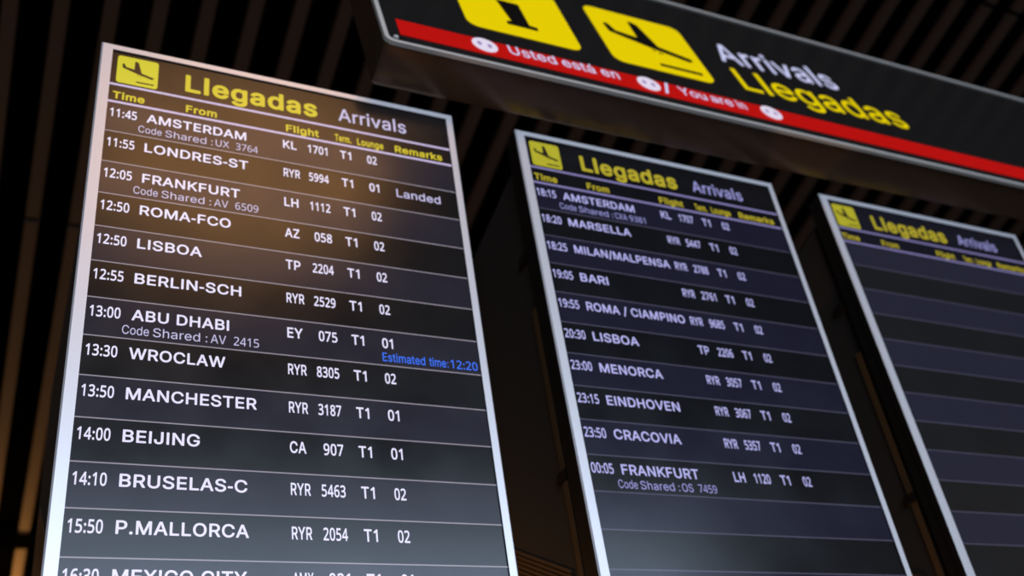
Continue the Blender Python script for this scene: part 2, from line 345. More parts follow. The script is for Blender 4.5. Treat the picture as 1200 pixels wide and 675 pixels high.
        '2': (407, [[18, -4, 15, -3, 13, 1, 13, 24, 15, 28, 96, 111, 119, 137, 128, 149, 134, 162, 138, 174, 139, 188, 138, 201, 133, 211, 126, 219, 115, 225, 97, 227, 76, 225, 62,
            219, 37, 204, 32, 206, 19, 223, 17, 227, 18, 230, 25, 237, 41, 247, 58, 255, 75, 259, 90, 261, 112, 261, 128, 258, 141, 253, 153, 246, 163, 237, 170, 227, 175, 216,
            178, 202, 178, 185, 177, 170, 174, 160, 164, 140, 147, 116, 127, 94, 67, 34, 67, 33, 71, 32, 186, 32, 188, 30, 189, 27, 188, -1, 186, -3, 183, -4]]),
        '3': (407, [[75, -7, 60, -6, 42, -3, 28, 1, 15, 7, 12, 11, 12, 39, 14, 42, 18, 42, 40, 34, 63, 29, 76, 27, 97, 27, 110, 29, 122, 33, 131, 37, 138, 44, 144, 57, 147, 71,
            147, 79, 145, 86, 139, 97, 126, 106, 108, 112, 89, 114, 54, 115, 52, 117, 51, 119, 51, 140, 52, 146, 54, 148, 97, 150, 111, 153, 123, 160, 132, 168, 138, 179, 140, 190,
            138, 203, 133, 213, 125, 221, 114, 226, 97, 228, 82, 227, 68, 224, 53, 217, 36, 208, 32, 207, 29, 210, 16, 226, 15, 232, 17, 236, 31, 245, 46, 252, 60, 257, 88, 261,
            107, 261, 119, 260, 139, 255, 154, 246, 161, 241, 167, 233, 175, 218, 178, 207, 179, 190, 178, 179, 174, 167, 169, 157, 161, 149, 153, 142, 141, 135, 142, 133, 154,
            128, 164, 122, 171, 116, 179, 105, 184, 94, 186, 83, 186, 60, 182, 43, 175, 29, 165, 17, 153, 8, 139, 1, 119, -5, 93, -7]]),
        '4': (407, [[130, -4, 127, -2, 126, 1, 126, 51, 124, 53, 8, 54, 5, 55, 4, 59, 4, 84, 7, 91, 123, 257, 129, 259, 158, 259, 162, 258, 163, 253, 163, 92, 164, 91, 167, 89,
            194, 89, 198, 88, 200, 83, 200, 59, 198, 55, 196, 54, 164, 53, 163, 51, 163, 2, 162, -1, 158, -4], [48, 90, 121, 89, 125, 90, 126, 94, 125, 202, 123, 201, 48, 94, 47,
            91]]),
        '5': (407, [[79, -7, 63, -6, 47, -3, 33, 1, 21, 7, 19, 12, 19, 37, 20, 42, 25, 43, 48, 33, 77, 27, 98, 27, 116, 31, 131, 39, 137, 45, 142, 51, 145, 61, 147, 69, 147, 86,
            144, 97, 138, 108, 131, 115, 120, 121, 101, 125, 87, 126, 75, 125, 44, 121, 40, 122, 26, 132, 25, 136, 26, 146, 35, 254, 37, 257, 41, 258, 166, 257, 169, 254, 169, 250,
            169, 226, 166, 222, 72, 222, 69, 221, 68, 219, 63, 158, 66, 157, 90, 159, 116, 159, 136, 154, 151, 148, 165, 137, 176, 124, 184, 107, 187, 89, 186, 65, 182, 47, 172,
            29, 161, 16, 144, 5, 125, -3, 108, -6]]),
        '6': (407, [[99, -7, 88, -6, 76, -2, 65, 3, 55, 9, 40, 24, 33, 35, 27, 46, 21, 61, 19, 74, 16, 103, 17, 139, 23, 174, 31, 199, 42, 218, 56, 235, 72, 246, 90, 255, 112, 260,
            140, 262, 166, 259, 170, 257, 171, 253, 171, 230, 169, 226, 165, 225, 145, 228, 127, 228, 111, 225, 97, 220, 83, 211, 74, 201, 66, 186, 60, 168, 57, 154, 56, 142, 77,
            156, 95, 161, 106, 163, 122, 163, 138, 160, 149, 156, 163, 147, 174, 136, 183, 122, 188, 105, 191, 85, 189, 58, 182, 37, 172, 21, 158, 8, 143, -1, 123, -6], [95, 28,
            113, 27, 122, 29, 130, 33, 137, 38, 143, 44, 150, 60, 152, 82, 151, 94, 149, 104, 145, 112, 139, 119, 133, 124, 124, 128, 112, 131, 104, 131, 94, 130, 83, 126, 74, 121,
            66, 114, 60, 105, 56, 97, 55, 87, 56, 76, 59, 64, 65, 51, 70, 43, 77, 36, 86, 31]]),
        '7': (407, [[50, -4, 46, -1, 46, 5, 145, 220, 144, 222, 141, 222, 16, 222, 14, 223, 12, 227, 12, 255, 15, 258, 18, 258, 182, 258, 187, 257, 189, 255, 190, 252, 190, 231,
            188, 226, 87, 1, 86, -2, 82, -4]]),
        '8': (407, [[93, -7, 74, -5, 58, 0, 46, 5, 34, 14, 25, 25, 18, 37, 15, 50, 14, 68, 17, 86, 25, 103, 38, 117, 60, 133, 36, 156, 30, 164, 26, 174, 22, 190, 22, 203, 24, 214,
            28, 225, 33, 233, 39, 240, 48, 247, 58, 253, 81, 260, 93, 261, 110, 261, 133, 257, 151, 250, 160, 244, 167, 237, 173, 230, 177, 222, 180, 214, 181, 201, 181, 187, 177,
            174, 172, 164, 164, 154, 140, 135, 165, 117, 173, 110, 180, 100, 185, 90, 188, 82, 189, 72, 189, 60, 186, 43, 181, 30, 171, 17, 160, 8, 147, 1, 131, -4, 108, -7], [87,
            26, 113, 26, 131, 31, 139, 37, 145, 43, 149, 51, 151, 58, 152, 65, 150, 75, 147, 83, 142, 90, 133, 97, 122, 104, 97, 115, 93, 114, 81, 108, 64, 96, 56, 85, 52, 71, 53,
            55, 55, 49, 59, 42, 65, 36, 71, 32], [99, 153, 103, 151, 106, 152, 120, 160, 129, 167, 138, 176, 142, 187, 142, 203, 140, 209, 137, 215, 126, 224, 111, 228, 93, 228,
            78, 224, 71, 220, 66, 215, 63, 210, 61, 203, 61, 187, 66, 175, 78, 164]]),
        '9': (407, [[60, -7, 39, -5, 34, -2, 33, 4, 34, 28, 38, 30, 62, 26, 85, 27, 102, 31, 117, 40, 129, 51, 139, 68, 145, 89, 148, 111, 148, 112, 146, 112, 132, 101, 120, 96,
            109, 93, 95, 91, 85, 91, 67, 94, 56, 98, 46, 104, 37, 111, 29, 119, 24, 128, 18, 141, 16, 153, 14, 168, 14, 178, 17, 199, 22, 215, 30, 229, 42, 242, 53, 250, 66, 256,
            81, 260, 99, 262, 117, 260, 138, 253, 147, 247, 156, 240, 169, 225, 180, 204, 187, 176, 189, 153, 188, 124, 183, 85, 176, 61, 166, 42, 155, 26, 142, 14, 125, 4, 106,
            -3, 89, -6], [94, 124, 107, 124, 116, 126, 125, 130, 132, 135, 139, 140, 145, 149, 148, 157, 150, 165, 149, 174, 147, 187, 142, 199, 135, 210, 128, 217, 120, 223, 110,
            226, 100, 228, 89, 227, 81, 224, 73, 220, 66, 214, 61, 208, 57, 200, 53, 180, 53, 167, 54, 157, 57, 147, 62, 139, 67, 133, 74, 128, 84, 125]]),
        ':': (188, [[45, -6, 35, -3, 27, 4, 22, 12, 21, 23, 25, 35, 32, 42, 41, 46, 53, 46, 62, 43, 69, 36, 73, 29, 74, 18, 71, 8, 64, 0, 56, -5], [45, 132, 35, 135, 27, 141, 22,
            150, 21, 160, 23, 169, 30, 178, 38, 183, 49, 185, 59, 182, 67, 176, 73, 168, 74, 157, 71, 146, 64, 137, 56, 133]]),
        'A': (480, [[9, -4, 5, -1, 6, 5, 97, 255, 99, 257, 103, 258, 135, 258, 139, 257, 142, 255, 146, 245, 234, 5, 234, -1, 232, -3, 228, -4, 199, -4, 195, -2, 170, 65, 169, 67,
            74, 68, 71, 67, 69, 65, 45, -2, 41, -4], [84, 103, 152, 103, 155, 103, 156, 105, 120, 210, 119, 210, 117, 207, 84, 108]]),
        'E': (419, [[31, -4, 28, -2, 26, 2, 26, 251, 27, 256, 29, 258, 34, 258, 182, 258, 188, 257, 190, 252, 190, 228, 189, 224, 186, 223, 70, 222, 67, 221, 66, 217, 67, 147, 70,
            146, 178, 146, 180, 144, 181, 141, 181, 119, 180, 113, 177, 111, 71, 111, 67, 110, 66, 37, 67, 33, 70, 32, 188, 32, 190, 30, 191, 26, 190, -1, 188, -3, 185, -4]]),
        'L': (393, [[31, -4, 28, -2, 26, 2, 26, 253, 28, 257, 31, 258, 61, 258, 65, 256, 66, 252, 66, 34, 70, 32, 181, 32, 183, 30, 184, 27, 184, 1, 182, -3, 178, -4]]),
        'U': (517, [[121, -8, 109, -6, 90, -2, 78, 3, 65, 10, 56, 18, 45, 30, 37, 41, 32, 54, 28, 69, 26, 83, 27, 255, 31, 258, 60, 258, 64, 257, 66, 254, 66, 91, 68, 74, 72, 62,
            81, 49, 95, 38, 113, 31, 132, 29, 152, 32, 167, 39, 179, 50, 188, 65, 191, 74, 193, 88, 193, 254, 194, 256, 197, 258, 229, 258, 232, 255, 232, 252, 232, 85, 231, 69,
            225, 49, 219, 37, 210, 24, 197, 13, 184, 4, 170, -2, 157, -5, 135, -8]]),
        'Y': (472, [[102, -4, 99, -2, 98, 2, 97, 103, 7, 248, 6, 252, 6, 255, 7, 257, 12, 258, 44, 258, 49, 256, 101, 172, 116, 145, 119, 143, 187, 256, 192, 258, 227, 258, 230,
            255, 229, 249, 138, 102, 137, -1, 135, -3, 132, -4]]),
        'a': (389, [[74, -8, 58, -5, 42, 1, 30, 9, 21, 19, 14, 34, 12, 49, 12, 66, 15, 76, 20, 85, 27, 93, 36, 99, 48, 105, 70, 111, 116, 117, 130, 120, 133, 123, 134, 128, 132,
            142, 127, 151, 120, 156, 109, 161, 98, 162, 85, 161, 71, 155, 63, 149, 53, 136, 49, 134, 21, 141, 18, 144, 17, 148, 23, 160, 33, 172, 45, 182, 58, 189, 70, 193, 87,
            196, 108, 195, 124, 192, 142, 185, 154, 176, 165, 162, 170, 146, 172, 130, 172, 1, 171, -2, 167, -4, 138, -4, 135, -1, 134, 12, 133, 13, 120, 3, 106, -4, 87, -8], [77,
            27, 91, 27, 103, 29, 114, 34, 123, 41, 129, 49, 133, 60, 134, 70, 134, 87, 131, 87, 78, 79, 63, 73, 55, 67, 51, 62, 50, 56, 50, 48, 53, 41, 56, 36, 62, 32, 70, 28]]),
        'd': (424, [[91, -8, 71, -4, 51, 6, 43, 13, 35, 22, 24, 40, 19, 53, 16, 65, 13, 90, 15, 116, 21, 140, 30, 159, 43, 175, 59, 187, 79, 194, 90, 196, 104, 196, 121, 193, 135,
            185, 148, 173, 151, 173, 152, 255, 154, 257, 157, 258, 186, 258, 189, 255, 189, 251, 189, -1, 187, -3, 184, -4, 155, -3, 153, 1, 153, 16, 151, 18, 139, 6, 123, -4, 112,
            -7], [100, 27, 112, 28, 122, 31, 130, 36, 138, 44, 144, 54, 148, 66, 152, 83, 152, 94, 151, 108, 149, 123, 144, 134, 139, 144, 132, 151, 123, 157, 115, 160, 102, 161,
            90, 160, 82, 157, 73, 151, 67, 145, 61, 137, 57, 126, 53, 113, 52, 101, 52, 87, 54, 74, 58, 60, 64, 48, 71, 40, 79, 33, 89, 29]]),
        'e': (404, [[98, -8, 80, -5, 62, 2, 47, 12, 34, 25, 24, 41, 18, 59, 14, 74, 13, 99, 16, 123, 22, 141, 31, 159, 43, 173, 58, 184, 73, 191, 93, 196, 111, 196, 127, 193, 144,
            186, 159, 176, 171, 163, 179, 149, 186, 130, 189, 110, 189, 87, 188, 83, 183, 81, 57, 81, 53, 80, 53, 72, 55, 63, 64, 47, 75, 35, 83, 31, 91, 28, 108, 27, 119, 28, 127,
            31, 140, 39, 149, 54, 152, 56, 158, 55, 182, 50, 185, 47, 185, 40, 177, 26, 169, 16, 157, 6, 144, -1, 132, -5, 111, -8], [54, 115, 146, 114, 148, 114, 150, 116, 148,
            126, 144, 135, 140, 142, 133, 151, 126, 156, 118, 159, 109, 161, 100, 161, 89, 160, 82, 157, 68, 147, 62, 140, 57, 130, 53, 119]]),
        'g': (425, [[96, -79, 83, -78, 69, -75, 48, -65, 39, -58, 30, -49, 23, -38, 23, -33, 25, -30, 46, -19, 51, -17, 54, -19, 68, -34, 76, -39, 84, -43, 94, -45, 108, -45, 119,
            -43, 129, -40, 141, -32, 146, -27, 149, -20, 152, -8, 152, 21, 150, 22, 139, 11, 126, 4, 115, 0, 102, -1, 82, 0, 69, 3, 55, 10, 43, 18, 33, 30, 26, 41, 20, 53, 16, 67,
            13, 89, 13, 100, 15, 117, 19, 135, 27, 155, 38, 170, 54, 183, 71, 192, 84, 195, 93, 196, 109, 195, 119, 193, 136, 185, 151, 171, 152, 171, 153, 173, 153, 188, 155, 192,
            159, 193, 186, 193, 189, 191, 190, 185, 190, -8, 189, -20, 186, -32, 181, -43, 173, -53, 164, -62, 154, -68, 140, -74, 123, -78], [95, 34, 105, 33, 116, 35, 126, 39,
            133, 43, 140, 51, 146, 60, 150, 73, 152, 82, 153, 96, 151, 112, 149, 124, 144, 137, 137, 146, 129, 154, 121, 158, 109, 161, 96, 161, 87, 159, 78, 155, 71, 149, 64, 141,
            58, 130, 54, 116, 52, 105, 52, 89, 53, 78, 57, 64, 62, 55, 68, 47, 76, 40, 84, 36]]),
        'i': (167, [[27, -4, 24, -2, 22, 2, 22, 188, 24, 192, 27, 193, 56, 193, 60, 191, 61, 187, 60, 1, 59, -2, 56, -4], [35, 218, 26, 223, 19, 231, 17, 240, 18, 249, 23, 258, 31,
            263, 38, 265, 49, 265, 57, 261, 64, 253, 67, 245, 66, 234, 62, 227, 55, 221, 46, 218]]),
        'l': (186, [[31, -4, 28, -2, 26, 2, 26, 263, 28, 267, 31, 268, 61, 268, 65, 267, 67, 262, 67, 1, 65, -2, 61, -4]]),
        'm': (610, [[27, -4, 24, -2, 22, 2, 22, 185, 24, 192, 28, 193, 56, 193, 59, 190, 60, 176, 62, 174, 76, 187, 89, 194, 106, 197, 123, 195, 134, 192, 144, 185, 151, 178, 159,
            167, 173, 181, 187, 190, 203, 195, 223, 197, 234, 195, 249, 190, 260, 183, 269, 173, 278, 158, 282, 138, 282, 3, 281, -1, 280, -3, 276, -4, 251, -4, 246, -3, 245, -1,
            244, 128, 243, 138, 239, 148, 231, 155, 220, 160, 209, 161, 195, 159, 185, 153, 177, 145, 172, 133, 171, 123, 171, -1, 169, -3, 164, -4, 139, -4, 135, -3, 133, 2, 133,
            137, 129, 147, 121, 155, 112, 160, 99, 161, 87, 159, 74, 152, 66, 142, 62, 130, 61, 120, 60, -1, 56, -4]]),
        'n': (410, [[27, -4, 24, -2, 22, 2, 22, 185, 24, 191, 28, 193, 56, 193, 59, 188, 60, 173, 72, 183, 81, 189, 91, 193, 103, 195, 121, 196, 131, 194, 145, 190, 153, 185, 163,
            177, 172, 165, 178, 151, 182, 135, 182, 3, 181, -2, 177, -4, 151, -4, 148, -3, 145, -1, 144, 115, 142, 133, 137, 145, 129, 153, 117, 159, 105, 161, 89, 158, 77, 152,
            68, 142, 63, 130, 61, 115, 60, -1, 56, -4]]),
        'o': (415, [[97, -8, 79, -5, 59, 3, 46, 13, 34, 26, 24, 41, 18, 59, 15, 74, 13, 101, 16, 123, 22, 141, 30, 156, 42, 172, 56, 183, 73, 191, 93, 195, 114, 196, 134, 191, 150,
            184, 164, 174, 177, 157, 186, 141, 192, 122, 194, 102, 193, 77, 189, 56, 183, 41, 174, 26, 162, 13, 148, 3, 133, -4, 119, -7], [100, 27, 114, 28, 122, 30, 130, 34, 139,
            41, 145, 49, 150, 60, 154, 76, 156, 87, 156, 102, 153, 117, 149, 130, 143, 141, 134, 151, 127, 155, 118, 159, 105, 161, 91, 160, 83, 157, 75, 152, 68, 145, 62, 137, 58,
            127, 53, 112, 52, 101, 52, 87, 54, 74, 58, 60, 64, 48, 71, 40, 79, 33, 87, 30]]),
        'r': (259, [[27, -4, 24, -2, 22, 2, 22, 185, 24, 191, 28, 193, 56, 193, 59, 190, 60, 176, 76, 188, 89, 194, 103, 196, 123, 195, 125, 192, 125, 190, 125, 163, 124, 160, 120,
            158, 105, 159, 95, 158, 83, 154, 76, 150, 70, 145, 65, 138, 62, 131, 61, 119, 60, -1, 56, -4]]),
        's': (365, [[84, -8, 71, -6, 56, -2, 45, 3, 35, 10, 26, 19, 20, 29, 15, 44, 15, 49, 24, 52, 43, 56, 48, 56, 51, 54, 57, 40, 66, 32, 73, 29, 82, 27, 98, 27, 113, 30, 125,
            38, 130, 48, 130, 54, 129, 59, 124, 65, 116, 70, 62, 85, 50, 89, 39, 96, 30, 105, 24, 116, 21, 126, 20, 141, 22, 154, 27, 164, 35, 174, 45, 183, 59, 190, 73, 194, 85,
            196, 105, 196, 116, 194, 128, 190, 138, 185, 146, 179, 155, 169, 161, 159, 165, 148, 164, 142, 160, 141, 134, 135, 131, 137, 123, 151, 114, 158, 100, 162, 88, 162, 73,
            158, 63, 151, 58, 141, 60, 131, 64, 125, 73, 120, 128, 105, 141, 99, 151, 92, 161, 83, 166, 72, 169, 60, 169, 45, 166, 33, 160, 23, 151, 12, 141, 5, 130, -1, 117, -5,
            96, -8]]),
        't': (227, [[78, -6, 62, -3, 51, 2, 41, 10, 34, 21, 30, 32, 29, 43, 28, 158, 26, 160, 4, 160, 1, 161, 0, 164, -1, 188, 1, 192, 4, 193, 25, 193, 28, 194, 29, 235, 30, 238,
            33, 239, 61, 239, 65, 238, 67, 233, 67, 197, 68, 194, 101, 193, 104, 192, 106, 189, 106, 165, 104, 161, 100, 160, 69, 160, 67, 157, 68, 40, 71, 34, 76, 30, 83, 29, 98,
            30, 103, 29, 105, 24, 110, 3, 108, -2, 103, -4, 89, -6]]),
        'u': (410, [[85, -6, 64, -2, 56, 2, 48, 7, 42, 12, 35, 22, 27, 38, 24, 51, 22, 66, 22, 186, 24, 191, 26, 193, 30, 193, 55, 193, 60, 191, 61, 186, 61, 70, 63, 56, 68, 44,
            77, 36, 89, 30, 101, 29, 114, 31, 127, 37, 136, 47, 142, 61, 144, 79, 145, 190, 147, 193, 151, 193, 176, 193, 180, 192, 182, 190, 182, 187, 182, 0, 180, -3, 177, -4,
            152, -4, 148, -3, 145, 1, 145, 15, 144, 17, 131, 6, 117, -2, 103, -5]]),
        'v': (389, [[82, -4, 79, -2, 76, 3, 7, 184, 6, 188, 7, 191, 12, 193, 40, 193, 43, 192, 46, 190, 97, 48, 99, 49, 109, 81, 148, 190, 151, 192, 154, 193, 186, 193, 189, 190,
            188, 185, 117, -1, 112, -4]]),
        'á': (389, [[74, -8, 58, -5, 42, 1, 30, 9, 21, 19, 14, 34, 12, 49, 12, 66, 15, 76, 20, 85, 27, 93, 36, 99, 48, 105, 70, 111, 116, 117, 130, 120, 133, 123, 134, 128, 132,
            142, 127, 151, 120, 156, 109, 161, 98, 162, 85, 161, 71, 155, 63, 149, 53, 136, 49, 134, 21, 141, 18, 144, 17, 148, 23, 160, 33, 172, 45, 182, 58, 189, 70, 193, 87,
            196, 108, 195, 124, 192, 142, 185, 154, 176, 165, 162, 170, 146, 172, 130, 172, 1, 171, -2, 167, -4, 138, -4, 135, -1, 134, 12, 133, 13, 120, 3, 106, -4, 87, -8], [77,
            27, 91, 27, 103, 29, 114, 34, 123, 41, 129, 49, 133, 60, 134, 70, 134, 87, 131, 87, 78, 79, 63, 73, 55, 67, 51, 62, 50, 56, 50, 48, 53, 41, 56, 36, 62, 32, 70, 28],
            [81, 211, 78, 214, 79, 219, 102, 266, 108, 268, 134, 268, 138, 268, 141, 266, 142, 263, 140, 259, 109, 212, 103, 211]]),
        ' ': (188, []),
    }),
    'B': (0.017, {
        '-': (215, [[16, 70, 10, 72, 7, 78, 7, 106, 8, 110, 12, 114, 17, 115, 89, 115, 95, 114, 99, 110, 100, 105, 100, 78, 99, 74, 95, 71, 89, 70]]),
        '.': (188, [[45, -10, 32, -6, 24, 1, 18, 11, 17, 23, 21, 36, 28, 44, 39, 50, 52, 51, 63, 47, 71, 40, 77, 30, 78, 18, 74, 5, 67, -3, 57, -8]]),
        '/': (249, [[8, -46, 4, -45, 1, -42, 0, -35, 81, 267, 84, 272, 88, 274, 119, 273, 124, 269, 125, 262, 43, -39, 41, -43, 36, -46]]),
        '0': (407, [[97, -11, 76, -8, 60, -2, 46, 9, 37, 18, 32, 26, 20, 51, 14, 75, 11, 97, 10, 137, 12, 172, 17, 196, 25, 218, 36, 237, 51, 252, 67, 260, 88, 265, 111, 266, 122,
            264, 135, 260, 150, 252, 163, 240, 171, 229, 177, 219, 185, 197, 190, 175, 193, 150, 193, 104, 190, 78, 185, 54, 178, 36, 167, 18, 153, 4, 138, -5, 120, -10], [93, 32,
            104, 31, 114, 33, 123, 37, 131, 46, 136, 55, 141, 69, 144, 85, 147, 111, 147, 142, 145, 161, 142, 179, 138, 196, 132, 207, 125, 216, 115, 221, 103, 224, 93, 223, 83,
            220, 76, 214, 70, 205, 65, 194, 61, 178, 57, 142, 56, 125, 58, 97, 60, 78, 65, 60, 70, 49, 76, 40, 85, 34]]),
        '1': (407, [[96, -8, 90, -5, 88, 1, 88, 199, 87, 201, 85, 200, 55, 175, 48, 173, 43, 174, 39, 178, 26, 195, 24, 202, 26, 206, 30, 209, 96, 261, 102, 262, 125, 262, 132,
            259, 134, 252, 134, 1, 132, -5, 127, -8]]),
        '2': (407, [[18, -8, 12, -6, 10, -1, 9, 24, 11, 30, 93, 114, 116, 140, 125, 153, 130, 163, 134, 176, 135, 188, 133, 202, 128, 212, 118, 219, 107, 223, 94, 223, 76, 220, 61,
            214, 41, 201, 37, 200, 33, 201, 29, 204, 14, 223, 13, 227, 14, 233, 25, 241, 40, 251, 55, 258, 73, 263, 90, 265, 114, 265, 130, 261, 143, 257, 155, 249, 165, 240, 172,
            231, 178, 219, 182, 205, 182, 195, 182, 177, 178, 162, 169, 141, 154, 119, 130, 92, 79, 41, 77, 37, 187, 35, 191, 33, 193, 27, 193, 2, 192, -3, 189, -7, 183, -8]]),
        '3': (407, [[76, -11, 58, -10, 40, -7, 25, -2, 13, 3, 9, 7, 8, 11, 9, 40, 13, 46, 18, 47, 40, 38, 64, 32, 76, 31, 97, 31, 108, 33, 119, 36, 129, 41, 135, 47, 141, 60, 143,
            68, 143, 76, 139, 89, 133, 97, 122, 103, 107, 108, 88, 110, 53, 111, 48, 115, 47, 122, 47, 144, 49, 149, 51, 151, 56, 152, 83, 152, 100, 154, 113, 158, 124, 165, 130,
            172, 134, 182, 136, 193, 134, 203, 129, 212, 121, 219, 108, 223, 97, 224, 83, 223, 69, 220, 54, 213, 38, 204, 32, 203, 26, 207, 13, 224, 11, 228, 11, 233, 14, 239, 25,
            246, 42, 255, 58, 261, 86, 265, 107, 265, 121, 264, 141, 258, 158, 249, 171, 235, 180, 218, 182, 207, 183, 190, 182, 179, 179, 169, 175, 160, 169, 151, 151, 135, 171,
            122, 178, 114, 184, 105, 188, 94, 190, 85, 190, 60, 186, 43, 179, 28, 169, 16, 157, 5, 139, -3, 121, -8, 94, -11]]),
        '4': (407, [[130, -8, 125, -6, 122, -1, 122, 47, 121, 49, 5, 51, 2, 53, 0, 58, 0, 84, 2, 91, 121, 260, 123, 262, 128, 263, 158, 263, 165, 260, 167, 255, 167, 95, 171, 93,
            197, 93, 202, 91, 204, 84, 204, 59, 202, 53, 198, 51, 168, 49, 167, 1, 165, -5, 158, -8], [56, 94, 121, 94, 122, 98, 122, 183, 121, 188, 116, 183, 56, 98, 55, 95]]),
        '5': (407, [[80, -11, 63, -10, 45, -7, 30, -2, 18, 4, 16, 7, 15, 11, 15, 37, 16, 43, 19, 46, 25, 47, 50, 37, 80, 31, 97, 31, 113, 35, 129, 42, 138, 53, 142, 62, 143, 71,
            143, 86, 140, 97, 135, 105, 129, 112, 119, 117, 106, 120, 87, 122, 77, 122, 43, 117, 27, 126, 22, 130, 21, 135, 22, 146, 31, 255, 34, 260, 41, 262, 168, 261, 172, 258,
            173, 251, 173, 226, 172, 222, 169, 219, 163, 218, 76, 218, 72, 217, 68, 164, 70, 162, 87, 163, 105, 163, 127, 161, 143, 156, 152, 151, 169, 139, 178, 129, 182, 122,
            186, 112, 190, 99, 191, 72, 190, 62, 186, 49, 180, 35, 172, 22, 161, 11, 148, 2, 133, -5, 119, -8, 95, -11]]),
        '6': (407, [[101, -11, 88, -10, 76, -7, 65, -2, 55, 4, 46, 11, 37, 21, 29, 32, 24, 43, 19, 57, 15, 72, 12, 101, 13, 139, 18, 169, 25, 194, 37, 218, 49, 233, 66, 247, 86,
            257, 109, 264, 137, 266, 163, 264, 172, 261, 175, 255, 175, 229, 173, 224, 166, 221, 145, 224, 129, 224, 112, 222, 99, 217, 86, 208, 77, 198, 70, 185, 64, 167, 61, 154,
            62, 152, 84, 163, 104, 167, 120, 167, 133, 165, 152, 159, 166, 150, 178, 139, 187, 122, 193, 105, 194, 96, 194, 79, 192, 57, 186, 36, 174, 18, 159, 4, 144, -4, 124,
            -10], [95, 32, 112, 31, 120, 33, 127, 36, 134, 40, 139, 46, 145, 60, 147, 69, 148, 82, 147, 93, 145, 101, 142, 110, 137, 116, 130, 121, 123, 124, 105, 127, 94, 125, 84,
            122, 76, 117, 69, 111, 63, 103, 60, 96, 59, 87, 60, 78, 63, 65, 67, 55, 73, 46, 80, 39, 87, 35]]),
        '7': (407, [[50, -8, 46, -7, 42, -3, 41, 1, 42, 5, 139, 216, 139, 218, 136, 218, 14, 219, 10, 222, 8, 227, 8, 252, 9, 258, 12, 261, 18, 262, 183, 262, 190, 260, 193, 258,
            194, 253, 193, 226, 91, -2, 87, -6, 83, -8]]),
        '8': (407, [[95, -11, 72, -9, 58, -5, 45, 1, 31, 11, 21, 24, 15, 36, 11, 49, 10, 69, 13, 89, 21, 104, 33, 119, 53, 133, 52, 135, 39, 147, 30, 157, 25, 165, 21, 175, 18,
            190, 18, 204, 20, 215, 25, 228, 30, 236, 39, 245, 47, 252, 58, 257, 81, 264, 95, 265, 111, 265, 135, 261, 154, 253, 163, 247, 171, 239, 181, 224, 183, 215, 185, 203,
            185, 187, 181, 174, 176, 164, 170, 155, 148, 135, 171, 117, 185, 100, 192, 83, 193, 74, 193, 60, 191, 43, 185, 29, 177, 18, 165, 7, 150, -2, 132, -8, 110, -11], [87,
            30, 111, 30, 128, 34, 135, 39, 141, 44, 145, 51, 147, 60, 147, 67, 146, 75, 144, 80, 139, 87, 121, 100, 97, 111, 93, 110, 82, 104, 67, 93, 60, 82, 56, 71, 57, 57, 62,
            44, 72, 35], [100, 157, 103, 156, 106, 157, 126, 169, 134, 178, 138, 189, 138, 203, 133, 213, 125, 220, 110, 224, 93, 224, 79, 220, 69, 212, 65, 201, 65, 189, 67, 182,
            71, 176, 81, 167]]),
        '9': (407, [[62, -11, 38, -9, 34, -7, 30, -4, 29, 4, 29, 25, 30, 30, 34, 33, 38, 34, 63, 30, 84, 31, 98, 34, 110, 40, 123, 50, 132, 64, 139, 82, 143, 101, 142, 103, 141,
            102, 130, 95, 116, 90, 102, 88, 88, 87, 73, 89, 63, 91, 52, 96, 41, 102, 32, 110, 24, 120, 18, 130, 14, 143, 10, 168, 10, 179, 13, 200, 18, 215, 26, 230, 38, 244, 50,
            253, 64, 260, 80, 264, 100, 266, 118, 264, 131, 260, 141, 256, 150, 250, 159, 243, 173, 226, 184, 204, 191, 178, 193, 153, 192, 122, 187, 83, 180, 61, 169, 39, 158, 24,
            143, 10, 125, -1, 107, -7, 91, -10], [93, 128, 100, 127, 113, 129, 128, 137, 134, 142, 140, 149, 144, 157, 146, 164, 145, 172, 143, 185, 135, 203, 124, 215, 117, 220,
            107, 223, 99, 224, 89, 223, 81, 220, 74, 216, 64, 205, 60, 196, 58, 187, 56, 175, 57, 165, 60, 151, 64, 143, 68, 137, 75, 132, 84, 129]]),
        ':': (188, [[45, -10, 32, -6, 24, 1, 18, 11, 17, 23, 21, 36, 28, 44, 39, 50, 52, 51, 63, 47, 71, 40, 77, 30, 78, 18, 74, 5, 67, -3, 57, -8], [45, 128, 32, 132, 24, 139, 19,
            149, 17, 161, 21, 173, 28, 182, 38, 187, 50, 188, 63, 185, 71, 178, 77, 168, 78, 155, 74, 143, 67, 134, 57, 129]]),
        'A': (480, [[9, -8, 5, -6, 2, -3, 1, 1, 2, 5, 93, 256, 96, 260, 102, 262, 137, 262, 142, 261, 145, 258, 147, 253, 237, 8, 239, 1, 238, -3, 235, -6, 230, -8, 199, -8, 192,
            -5, 189, -1, 166, 63, 76, 64, 72, 60, 48, -5, 45, -7, 41, -8], [90, 108, 95, 107, 150, 108, 149, 112, 120, 197, 119, 196, 117, 193, 90, 112]]),
        'B': (456, [[31, -8, 24, -5, 22, 2, 22, 251, 23, 258, 27, 261, 32, 262, 129, 262, 150, 259, 168, 252, 182, 243, 193, 231, 201, 217, 206, 201, 207, 188, 206, 174, 202, 160,
            194, 147, 180, 134, 181, 133, 196, 122, 203, 113, 210, 102, 214, 91, 216, 76, 216, 62, 214, 47, 209, 33, 200, 20, 188, 9, 172, 0, 156, -5, 129, -8], [71, 37, 125, 36,
            140, 38, 154, 42, 163, 49, 169, 60, 169, 74, 166, 85, 161, 92, 155, 98, 147, 103, 139, 106, 127, 107, 71, 107, 70, 103], [72, 151, 121, 150, 135, 153, 145, 157, 154,
